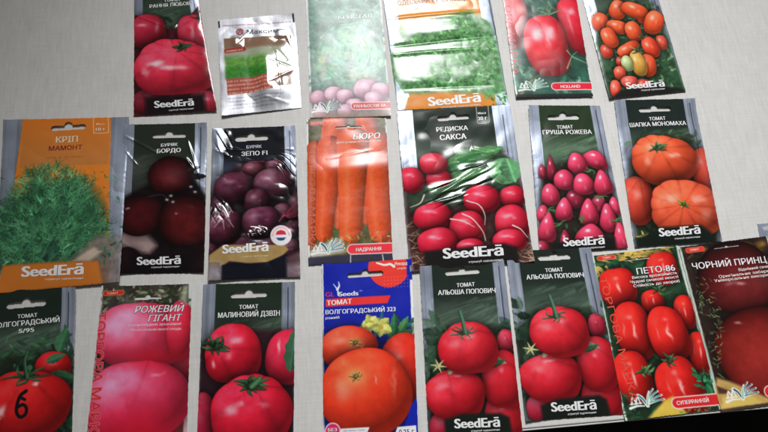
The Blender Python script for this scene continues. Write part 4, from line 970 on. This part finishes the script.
def alosha(c, dx, A, B, CC, D, E, st, fl, panel):
    c.silver(dark=(26,40,32),mid=(60,92,68),low=(24,30,26),head=.36)
    c.poly(panel,(36,44,34),PICTURE,soft=3,tex=.5)
    y0=min(p[1] for p in panel)
    c.foliage(3,y0+4,c.w*.95,c.h*.8,110,[(44,78,50),(70,106,72),(28,50,36)],(6,13),keep=lambda x,y: y>y0+4)
    c.foliage(0,A[1]-23.3,c.w*.2,c.h-14.3,34,[(40,66,50),(66,92,72),(24,40,32)],(9,18),wr=.5)
    c.foliage(c.w*.86,A[1]-21.5,c.w*.99,A[1]+8.9,12,[(40,66,50),(60,86,66)],(8,14),wr=.5)
    K=(204,32,46)
    c.fruit((A[0]-27.7,c.h-8.9),10.7,11.6,(170,34,58),hl=())
    for q,rx,ry,co in ((E,9,12,(196,48,72)),(D,20,24,K),(CC,21,28,K)):
        c.fruit(q,(rx)*0.894,(ry)*0.894,co,ribs=4,stem=(-.3,-.8),hl=((-.1,-.3,.1,.1,.3),),lift=.25,tint=(240,140,160))
    c.leaf((CC[0]-12.5,CC[1]-19.7),17.9,6.3,20,(120,140,110),vein=.2); c.leaf((CC[0]-10.7,CC[1]-10.7),16.1,4.5,-25,(60,90,60))
    c.fruit(B,26.4,21.5,(210,32,48),ribs=5,stem=(-.2,-.9),hl=((.05,-.7,.16,.05,.4),(-.4,-.35,.2,.15,.25)),lift=.45,tint=(236,124,134))
    c.stroke([(B[0]-3.6,B[1]-19.7),(B[0]+1.8,B[1]-23.3)],4.5,2.7,(190,200,170),PICTURE,shade=.4)
    c.fruit(A,27.3,22.4,(214,36,50),ribs=5,stem=(-.15,-.85),hl=((.1,-.45,.16,.08,.3),(-.45,-.2,.2,.15,.25)),lift=.45,tint=(236,124,134))
    c.calyx((st[0],st[1]+9.8),12.5,7,(56,96,70),squash=.45,stub=False,w=.2)
    c.stroke([(st[0]+1.3,st[1]+9.8),st,(st[0]-1.8,st[1]-8.9)],4.1,3.2,(70,112,88),PICTURE,shade=.5)
    for k in range(6):
        a=k*1.05+.2; c.stroke([fl,(fl[0]+7.2*math.cos(a),fl[1]+6.3*math.sin(a))],2.3,.4,(206,196,140),PICTURE,shade=.3)

def art_alosha(c):
    alosha(c,0,(39.7,77.3),(25.2,116.5),(68.6,106),(67.2,135.8),(74.5,73.5),(36.4,53.5),(11.9,91.1),[(2.2,72.9),(23.3,56.3),(70.9,59.3),(81.3,81.2),(79.6,148.7),(61.1,152.7),(0.4,151.2)])
    c.poly([(14.1,137.1),(30,133),(63,133.9),(70.5,137.6),(71.6,151.6),(14.8,152.8)],(20,26,22),BRANDBAR,soft=1.5)
    c.slot((23.6,7.6),(56.8,7.4),5.8,.5)
    c.text('crop_name','ТОМАТ',(33.8,21.8),(50.7,21.8),3.6,WHITE,HEADER)
    c.text('product_name','АЛЬОША ПОПОВИЧ',(15.8,27.9),(69.4,29.2),4.4,WHITE,HEADER)
    seedera(c,(22.9,144.4),(61.4,145),8.1,(36.6,148),(61.1,148.1),1.6)
    c.bulge=2.0; c.crumple=.1

def art_aloshab(c):
    alosha(c,0,(40.3,76.5),(26.5,116),(69.9,106.5),(68.2,136),(75,72.7),(37.7,52.7),(11.9,90.1),[(-2.3,72.5),(22.2,55.7),(72.9,56.2),(80.9,76.8),(83.2,147.2),(63.6,150.9),(0.7,150.7)])
    c.poly([(14.1,139.2),(28.6,134.3),(65.2,133.2),(71.5,137.1),(72.9,151.6),(14.8,152.6)],(20,26,22),BRANDBAR,soft=1.5)
    c.slot((30.2,7.7),(63,7.1),5.9,.62)
    c.text('crop_name','ТОМАТ',(35.9,21.5),(53,21.2),3.6,WHITE,HEADER)
    c.text('product_name','АЛЬОША ПОПОВИЧ',(16.8,27.6),(72.1,27.5),4.3,WHITE,HEADER)
    seedera(c,(23.1,144.5),(61.1,145),8.1,(36.2,148.2),(60.5,148.2),1.7)
    c.bulge=2.0; c.crumple=.1

def art_peto(c):
    c.frame = (653.1, 333.2, 42.4, 76.9, 0.9157, -0.2178, 0.1039, 0.8806)
    c.poly([(1.8,-1),(c.w-1.6,-1),(c.w-1.6,c.h+1),(1.8,c.h+1)],(34,58,38),PICTURE,tex=.4)
    c.foliage(2,2,c.w-2,c.h,110,[(34,80,50),(56,110,66),(24,48,34)],(5,12))
    for k in range(46):
        x=c.rng.uniform(595,668); y=254-(x-600)*.12+c.rng.uniform(-1.5,6); a=c.rng.uniform(-.6,.9); l=c.rng.uniform(6,13)
        c.stroke([c.pt(x,y),c.pt(x+l*math.cos(a),y+l*math.sin(a)*.6)],3.2,.6,np.array((214,180,84))*c.rng.uniform(.65,1.1),PICTURE,shade=.25)
    for k in range(12):
        x=c.rng.uniform(594,604); y=c.rng.uniform(264,276); c.stroke([c.pt(x,y),c.pt(x+c.rng.uniform(-3,4),y+c.rng.uniform(2,6))],2.4,.5,(206,176,90),PICTURE)
    c.foliage(*(13.1,7),*(43.1,22.9),14,[(30,84,56),(24,60,44)],(6,12))
    R=(214,34,30)
    for x,y,rx,ry,ro in ((663,267,16,17,0),(652,301,12,11,0),(685,312,10.5,17,5),(699,352,11,20,8),(616.7,287,19,20,0),(633,331,18.6,28,-4),(667.6,334,20,26,-4),(634,377,17,26,-8),(679,386,22,28,-14)):
        c.fruit(c.pt(x,y),(rx)*0.935,(ry)*0.935,R,rot=ro,pw=2.5,hl=((.05,-.02,.07,.26,.6),(-.5,-.1,.05,.2,.25),(.0,-.5,.15,.08,.3)),lift=.2,rim=.4,tint=(246,120,90),shadow=.6)
    c.calyx((26.3,108.7),8.4,6,(70,110,66)); c.calyx((56.8,38.7),6.5,5,(60,90,56))
    c.calyx((50,101.7),8.4,6,(50,80,50))
    c.foliage(*(71.4,114.7),*(82.4,140.2),34,[(30,96,60),(50,120,76)],(4,9)); c.foliage(*(2.2,127.6),*(13.8,147.6),30,[(40,74,44),(20,40,28)],(4,8))
    c.poly([(18.6,149.8),(38,135.1),(45.8,132.6),(53.3,145.4),(57.1,150.9)],(200,172,70),PICTURE,soft=1.4,tex=.1)
    c.foliage(*(46.8,142.9),*(82.1,150.3),24,[(70,100,56),(140,90,60),(50,120,60)],(2.5,5))
    c.slot((30.9,7.7),(56.5,7.7),1.5,.9)
    c.pill((6.4,3.2),(20.7,3),3.7,(200,48,40),(214,170,110),TAGPILL,.4)
    c.text('badge_lettering','ТОМАТ',(9.7,4.1),(18.3,3.9),1.8,(240,220,200),TAGPILL,fat=.01)
    c.text('product_name','ПЕТО-86',(40.3,22.2),(77.6,22.6),5.9,WHITE,PICTURE,outline=(60,40,60),fat=.014)
    for s_,a,b in (('Висока врожайність',(34.5,25.9),(78.6,26.1)),('Чудові смакові якості',(31.6,29.8),(78.6,29.8)),('Стійкість до хвороб',(33.9,33.8),(78.8,33.9))):
        c.text('description',s_,a,b,2.5,(244,232,228),PICTURE,outline=(120,36,60),fat=.014)
    c.pill((48.4,138.7),(94.1,139.9),8.6,(200,36,40))
    c.text('banner_lettering','СУПЕРРАННІЙ',(47.9,140.5),(76.2,140.9),3.3,WHITE,BANNER)
    c.emblem((6.8,139.6),31.8,(40,120,120))
    c.text('range_lettering','ТОРГОВА МАРКА',(3.1,21.2),(9,133.5),6.5,(214,84,66),PICTURE,fat=0)
    c.bulge=1.4; c.crumple=.08

def art_prynts(c):
    c.frame = (745.2, 323.6, 43.9, 77.7, 0.9265, -0.2628, 0.1219, 0.8822)
    c.poly([(1.8,-1),(c.w-1,-1),(c.w-1,c.h+1),(1.8,c.h+1)],(46,32,28),PICTURE,tex=.4)
    c.foliage(2,2,c.w,c.h,80,[(50,54,36),(40,40,30),(76,70,44)],(5,10))
    for k in range(40):
        x=c.rng.uniform(704,764); y=252-(x-704)*.13+c.rng.uniform(-5,4); c.blob(c.pt(x,y),(c.rng.uniform(2,6))*0.954,(c.rng.uniform(1.5,3.5))*0.954,np.array((206,146,60))*c.rng.uniform(.5,1.1),.8)
    c.stroke([(31,10.1),(57.1,9.6)],2.9,1.9,(150,146,110),PICTURE,shade=.3)
    M=(104,26,28)
    c.fruit((47.1,34.4),37.2,33.4,(92,22,24),hl=((.05,.2,.14,.05,.4),(-.2,.15,.1,.05,.2)),light=(.1,.3),rim=.25,lift=.16,tint=(150,60,58),mottle=.1)
    c.fruit((91.9,35.5),13.4,19.1,(90,20,24),hl=())
    c.fruit((54,103.8),43.9,41,(128,32,28),hl=((-.4,-.68,.08,.04,.4),),light=(-.1,.1),rim=.25,lift=.16,tint=(160,56,48),mottle=.1)
    for k in range(200):
        x=c.rng.uniform(686,722); y=c.rng.uniform(275,385)
        if x<686+(y-262)*.28 or x>700+(y-262)*.26+c.rng.uniform(0,8): continue
        a=c.rng.uniform(0,6.28); c.stroke([c.pt(x,y),c.pt(x+4*math.cos(a),y+4*math.sin(a))],.7,.3,np.array((120,150,100))*c.rng.uniform(.5,1.2),PICTURE,alpha=.85)
    c.poly([(3.7,121),(15.3,126),(45.4,143.9),(83.2,154),(80.5,162.2),(-2.9,151),(-3.2,139.1)],(180,146,84),PICTURE,soft=1.5,tex=.15)
    c.poly([(1.8,127.7),(14.7,134.6),(7.1,135.3),(1.7,134.6)],(70,44,36),PICTURE,soft=1); c.poly([(4.4,138.4),(28.5,138.2),(42.1,148.5),(2,146.6)],(206,180,90),PICTURE,soft=1.5,alpha=.8)
    c.poly([(-1,147.6),(90.9,147.8),(90.9,153.3),(-1.1,151.3)],(70,54,44),PICTURE,soft=.6)
    c.pill((7.8,4.1),(22.3,4.1),4.2,(206,52,44),(190,120,90),TAGPILL,.4)
    c.text('badge_lettering','ТОМАТ',(9.6,5),(18.9,4.9),1.9,(240,220,200),TAGPILL,fat=.01)
    c.slot((33.4,5.1),(59.4,5.2),1.5,.9)
    c.text('product_name','ЧОРНИЙ ПРИНЦ',(8,22.4),(80.7,24.9),6,WHITE,PICTURE,fat=.014)
    for s_,a,b in (('Відмінний смак плодів',(51.1,29.6),(95.7,30)),('Оригінальне забарвлення',(30.3,33.6),(95.3,34.4)),('Універсальне використання',(25,36.9),(95.1,38))):
        c.text('description',s_,a,b,2.6,(236,220,214),PICTURE,fat=.014)
    c.pill((48,138.7),(101.2,139.5),8.8,(200,36,40)); c.text('banner_lettering','РАННІЙ',(49.2,140.6),(76.2,141.1),3.3,WHITE,BANNER)
    c.emblem((7.1,143.2),31.5,(30,80,110))
    c.bulge=1.4; c.crumple=.08

def art_ridge(c):

    c.silver(dark=(30,46,34),mid=(58,92,64),head=.36)
    c.poly([(4.3,3.4),(11.2,2.7),(11.6,6.4),(5.7,6.5)],(222,226,236),FOIL,soft=.6)
    c.fruit((42.3,76.8),32.9,29,(204,44,60),ribs=7,stem=(0,-.5))
    c.bulge=1.6; c.crumple=.14


# ------------------------------------------------------------------ every packet on the table: size in mm, corners in metres (top left, top right, foot right, foot left), lift of each corner in mm
def place(name, label, cat, art, w, h, corners, z, seed, base, film, foil, foil_name, names):
    c = Art(w, h, seed, base)
    art(c)
    return build_packet(name, label, cat, c, corners, z, seed, film, foil, foil_name, names)

place('seed_packet', 'packet with one huge crimson tomato and a creased dark header, beside the silver sachet', 'packet', art_rannya, 71.8, 174.8, ((-0.2882, 0.4104), (-0.2270, 0.4166), (-0.1742, 0.2512), (-0.2551, 0.2376)), (1.9, 2.4, 2.6, 0.6), 3, (150, 158, 174), GLOSSY, FOILM, 'foil_envelope', None)
place('silver_sachet', 'crumpled silver sachet printed with a green field and brown bands', 'sachet', art_maksym, 79.5, 109.7, ((-0.1907, 0.3541), (-0.1119, 0.3697), (-0.0917, 0.2628), (-0.1685, 0.2457)), (0.3, 0.8, 0.8, 2.6), 4, (186, 188, 194), SACHET, FOILM, 'foil_envelope', {HEADER:'crop_mark',EMBLEM:'crop_mark',SEAL:'brand_emblem',BAND:'text_band'})
place('seed_packet', 'glare-washed packet with a pale green leafy head above pink roots', 'packet', art_kapusta, 80.0, 166.5, ((-0.1065, 0.4174), (-0.0275, 0.4254), (-0.0015, 0.2614), (-0.0816, 0.2524)), (0.6, 0.8, 1.8, 0.6), 5, (214, 216, 214), SATIN, WHITEM, 'paper_envelope', None)
place('seed_packet', 'wide orange packet of curly green lettuce with white glare bands', 'packet', art_odeskyi, 113.5, 177.2, ((-0.0301, 0.4431), (0.0837, 0.4586), (0.1161, 0.2851), (0.0052, 0.2686)), (0.6, 0.6, 1.6, 1.6), 6, (150, 158, 174), PRINT, FOILM, 'foil_envelope', None)
place('seed_packet', 'packet with one upright red plum tomato and a red pill strip reading HOLLAND', 'packet', art_holland, 79.0, 168.9, ((0.0995, 0.4615), (0.1780, 0.4695), (0.2016, 0.3028), (0.1229, 0.2937)), (0.5, 0.5, 2.0, 2.4), 7, (214, 214, 212), CARD, WHITEM, 'paper_envelope', None)
place('seed_packet', 'packet with a cluster of small orange plum tomatoes among green leaves', 'packet', art_slyvka, 81.6, 170.8, ((0.1813, 0.4698), (0.2622, 0.4834), (0.2974, 0.3176), (0.2178, 0.3017)), (0.6, 0.6, 1.2, 2.2), 8, (150, 158, 174), PRINT, FOILM, 'foil_envelope', None)
place('seed_packet', 'wide orange packet with a big bunch of green dill', 'packet', art_krip, 116.3, 168.1, ((-0.3792, 0.2216), (-0.2588, 0.2361), (-0.2345, 0.0735), (-0.3440, 0.0534)), (2.6, 2.4, 3.2, 1.8), 9, (150, 158, 174), PRINT, FOILM, 'foil_envelope', None)
place('seed_packet', 'black packet with three dark round beetroots, overlapping the dill packet', 'packet', art_bordo, 80.7, 148.8, ((-0.2629, 0.2271), (-0.1816, 0.2369), (-0.1607, 0.0889), (-0.2399, 0.0807)), (2.8, 2.5, 0.6, 0.9), 10, (150, 158, 174), GLOSSY, FOILM, 'foil_envelope', None)
place('seed_packet', 'creased silvery packet with a heap of purple beetroots and a round flag seal', 'packet', art_zepo, 82.6, 151.0, ((-0.1755, 0.2312), (-0.0952, 0.2419), (-0.0719, 0.0927), (-0.1553, 0.0816)), (1.8, 2.6, 1.4, 2.6), 11, (150, 158, 174), GLOSSY, FOILM, 'foil_envelope', None)
place('seed_packet', 'packet with a row of upright orange carrots', 'packet', art_byuro, 78.7, 147.7, ((-0.0849, 0.2509), (-0.0068, 0.2618), (0.0118, 0.1153), (-0.0659, 0.1044)), (0.4, 0.8, 1.6, 1.0), 12, (214, 214, 212), CARD, WHITEM, 'paper_envelope', None)
place('seed_packet', 'wide dark green packet of red radishes with straw and round leaves', 'packet', art_saksa, 115.8, 162.2, ((0.0041, 0.2671), (0.1173, 0.2850), (0.1436, 0.1257), (0.0284, 0.1059)), (2.5, 2.4, 2.0, 2.2), 13, (150, 158, 174), GLOSSY, FOILM, 'foil_envelope', None)
place('seed_packet', 'packet with many small pink pear shaped tomatoes', 'packet', art_grusha, 78.6, 150.6, ((0.1356, 0.2858), (0.2081, 0.2929), (0.2323, 0.1469), (0.1490, 0.1332)), (2.6, 1.8, 1.6, 1.8), 14, (150, 158, 174), PRINT, FOILM, 'foil_envelope', None)
place('seed_packet', 'packet with two large ribbed orange tomatoes, one above the other', 'packet', art_shapka, 83.4, 151.2, ((0.2229, 0.3003), (0.3047, 0.3094), (0.3227, 0.1613), (0.2392, 0.1481)), (2.0, 2.4, 2.2, 1.0), 15, (150, 158, 174), PRINT, FOILM, 'foil_envelope', None)
place('seed_packet', 'packet with a red tomato marked by a black handwritten figure', 'packet', art_volhohrad, 86.0, 137.0, ((-0.3597, 0.0544), (-0.2727, 0.0655), (-0.2475, -0.0690), (-0.3312, -0.0797)), (2.3, 2.3, 0.5, 0.5), 16, (150, 158, 174), PRINT, FOILM, 'foil_envelope', {WTAG:'handwritten_number'})
place('seed_packet', 'packet filled by two giant glossy pink tomatoes with slanted white title', 'packet', art_rozhevyi, 82.7, 142.4, ((-0.2502, 0.0686), (-0.1700, 0.0776), (-0.1508, -0.0636), (-0.2351, -0.0728)), (0.3, 0.3, 0.5, 0.5), 17, (206, 206, 206), CARD, WHITEM, 'paper_envelope', None)
place('seed_packet', 'dark headed packet with three raspberry red tomatoes beside the blue packet', 'packet', art_malynovyi, 82.7, 144.5, ((-0.1591, 0.0778), (-0.0763, 0.0873), (-0.0599, -0.0571), (-0.1417, -0.0649)), (2.3, 2.3, 0.5, 0.5), 18, (150, 158, 174), PRINT, FOILM, 'foil_envelope', None)
place('seed_packet', 'bright blue packet with orange red tomatoes and a yellow flower', 'packet', art_volh323, 82.4, 159.6, ((-0.0531, 0.1054), (0.0290, 0.1182), (0.0463, -0.0421), (-0.0348, -0.0515)), (2.3, 2.3, 0.5, 0.5), 19, (222, 222, 222), CARD, WHITEM, 'paper_envelope', {TAGPILL:'info_strip'})
place('seed_packet', 'packet of raspberry tomatoes tucked under the radish packet, right beside the blue packet', 'packet', art_alosha, 80.6, 150.9, ((0.0370, 0.1116), (0.1152, 0.1242), (0.1359, -0.0264), (0.0547, -0.0370)), (2.3, 2.3, 0.8, 0.8), 20, (150, 158, 174), PRINT, FOILM, 'foil_envelope', None)
place('seed_packet', 'packet of raspberry tomatoes lying beside the red plum tomato packet, near the table edge', 'packet', art_aloshab, 84.4, 150.7, ((0.1169, 0.1335), (0.1970, 0.1435), (0.2254, -0.0037), (0.1382, -0.0166)), (2.3, 2.3, 0.8, 0.9), 21, (150, 158, 174), PRINT, FOILM, 'foil_envelope', None)
place('seed_packet', 'packet of glossy red plum tomatoes with a red pill strip at its foot', 'packet', art_peto, 85.2, 148.3, ((0.1982, 0.1360), (0.2792, 0.1528), (0.3114, 0.0074), (0.2254, -0.0093)), (1.4, 0.9, 0.5, 0.5), 22, (190, 204, 190), CARD, WHITEM, 'paper_envelope', None)
place('seed_packet', 'packet with very dark maroon tomatoes at the lower right corner of the table', 'packet', art_prynts, 88.3, 149.9, ((0.2811, 0.1516), (0.3670, 0.1706), (0.3978, 0.0237), (0.3112, 0.0049)), (1.2, 0.7, 0.4, 0.4), 23, (186, 200, 186), CARD, WHITEM, 'paper_envelope', None)
place('seed_packet', 'packet of which only a pale grey corner shows behind the maroon tomato packet', 'packet', art_ridge, 87.4, 136.2, ((0.3592, 0.1819), (0.4474, 0.1970), (0.4550, 0.0602), (0.3707, 0.0469)), (0.2, 0.2, 0.3, 0.3), 24, (150, 158, 174), PRINT, FOILM, 'foil_envelope', None)

# ------------------------------------------------------------------ table, floor, lamps, camera
def linen_material():
    m, nt, b = nodes('linen_look_laminate')
    N = nt.nodes.new; K = nt.links.new
    tc = N('ShaderNodeTexCoord')
    def noise(scale, sx, sy, detail=3):
        mp = N('ShaderNodeMapping'); mp.inputs['Scale'].default_value = (sx, sy, 1); K(tc.outputs['Object'], mp.inputs['Vector'])
        n = N('ShaderNodeTexNoise'); n.inputs['Scale'].default_value = scale; n.inputs['Detail'].default_value = detail; n.inputs['Roughness'].default_value = .6
        K(mp.outputs['Vector'], n.inputs['Vector']); return n.outputs['Fac']
    a = noise(100, 6.0, .45); c = noise(100, .45, 6.0); d = noise(14, 1, 1, 4); e = noise(900, 1, 1, 2); f0 = noise(160, 1.4, .25, 2)
    def mth(op, x, y):
        n = N('ShaderNodeMath'); n.operation = op
        for i, v in enumerate((x, y)):
            if isinstance(v, float): n.inputs[i].default_value = v
            else: K(v, n.inputs[i])
        return n.outputs[0]
    w = mth('ADD', mth('ADD', mth('MULTIPLY', a, .4), mth('MULTIPLY', c, .3)), mth('ADD', mth('MULTIPLY', d, .22), mth('ADD', mth('MULTIPLY', e, .14), mth('MULTIPLY', f0, .3))))
    r = N('ShaderNodeValToRGB'); K(w, r.inputs['Fac'])
    r.color_ramp.elements[0].position = .42; r.color_ramp.elements[0].color = (.53, .517, .488, 1)
    r.color_ramp.elements[1].position = .88; r.color_ramp.elements[1].color = (.72, .71, .68, 1)
    K(r.outputs['Color'], b.inputs['Base Color'])
    b.inputs['Roughness'].default_value = .55; b.inputs['Specular IOR Level'].default_value = .3
    bp = N('ShaderNodeBump'); bp.inputs['Strength'].default_value = .25; bp.inputs['Distance'].default_value = .0003
    K(w, bp.inputs['Height']); K(bp.outputs['Normal'], b.inputs['Normal'])
    return m

def plain_material(name, c0, c1, rough, scale):
    m, nt, b = nodes(name)
    n = nt.nodes.new('ShaderNodeTexNoise'); n.inputs['Scale'].default_value = scale; n.inputs['Detail'].default_value = 5
    tc = nt.nodes.new('ShaderNodeTexCoord'); nt.links.new(tc.outputs['Object'], n.inputs['Vector'])
    r = nt.nodes.new('ShaderNodeValToRGB'); nt.links.new(n.outputs['Fac'], r.inputs['Fac'])
    r.color_ramp.elements[0].position = .35; r.color_ramp.elements[0].color = (*c0, 1)
    r.color_ramp.elements[1].position = .7; r.color_ramp.elements[1].color = (*c1, 1)
    nt.links.new(r.outputs['Color'], b.inputs['Base Color']); b.inputs['Roughness'].default_value = rough
    return m

def box(name, x0, x1, y0, y1, z0, z1, mat, parent, bevel=0.0):
    bm = bmesh.new()
    bmesh.ops.create_cube(bm, size=1)
    for v in bm.verts:
        v.co.x = (x0 + x1) / 2 + v.co.x * (x1 - x0); v.co.y = (y0 + y1) / 2 + v.co.y * (y1 - y0); v.co.z = (z0 + z1) / 2 + v.co.z * (z1 - z0)
    if bevel: bmesh.ops.bevel(bm, geom=bm.edges[:], offset=bevel, segments=3, affect='EDGES', profile=.5)
    me = bpy.data.meshes.new(name); bm.to_mesh(me); bm.free()
    return link(name, me, parent, [mat])

EA, EB = (0.1512, -0.0227), (0.3537, 0.0114)          # two points of the table's front edge
ang = math.atan2(EB[1] - EA[1], EB[0] - EA[0])
table = thing('table', 'pale linen-look table whose front edge crosses the lower right corner', 'table', (EA[0], EA[1], 0))
table.rotation_euler = (0, 0, ang)
box('tabletop', -1.1, .75, .0016, 1.1, -.026, 0, linen_material(), table, .0015)
box('edge_band', -1.1, .75, 0, .0014, -.0255, -.0008, plain_material('white_edge_band', (.5, .5, .49), (.62, .62, .6), .4, 40), table, .0005)
legm = plain_material('dark_leg_paint', (.02, .02, .02), (.04, .04, .04), .4, 30)
for x in (-1.04, .69):
    for y in (.06, 1.04): box('leg', x - .025, x + .025, y - .025, y + .025, -.74, -.0262, legm, table, .003)
fl = box('floor', -3, 3, -3, 3, -.76, -.74, plain_material('dark_floor', (.004, .004, .004), (.009, .008, .008), .9, 3), None)
fl['kind'] = 'structure'

def lamp(name, loc, target, sx, sy, power, col, spread):
    l = bpy.data.lights.new(name, 'AREA'); l.shape = 'RECTANGLE'; l.size = sx; l.size_y = sy; l.energy = power; l.color = col; l.spread = math.radians(spread)
    o = bpy.data.objects.new(name, l); COL.objects.link(o); o.location = loc
    from mathutils import Vector
    o.rotation_euler = (Vector(target) - Vector(loc)).to_track_quat('-Z', 'Y').to_euler()
    return o
lamp('window_light', (0.0, 1.13, 1.1), (.25, -.1, 0), .50, .38, 4.3, (.985, .99, 1.0), 66)
lamp('side_window_light', (1.1, .78, .6), (.0, .1, 0), .6, .6, .32, (1.0, .985, .96), 130)

w = bpy.data.worlds.new('World'); SC.world = w; w.use_nodes = True
bg = w.node_tree.nodes['Background']; bg.inputs['Color'].default_value = (1, .96, .88, 1); bg.inputs['Strength'].default_value = .07

cam = bpy.data.cameras.new('camera'); cam.lens = 28.125; cam.sensor_width = 36; cam.clip_start = .01; cam.clip_end = 50
co = bpy.data.objects.new('camera', cam); COL.objects.link(co)
co.location = (0, 0, .55)
from mathutils import Matrix
co.rotation_euler = (Matrix.Rotation(.27973, 3, 'X') @ Matrix.Rotation(.08577, 3, 'Z')).to_euler()
SC.camera = co
vs = SC.view_settings; SC.display_settings.display_device = 'sRGB'
vs.view_transform = 'Standard'; vs.look = 'None'; vs.exposure = 0; vs.gamma = 1
SC.cycles.filter_width = 1.5
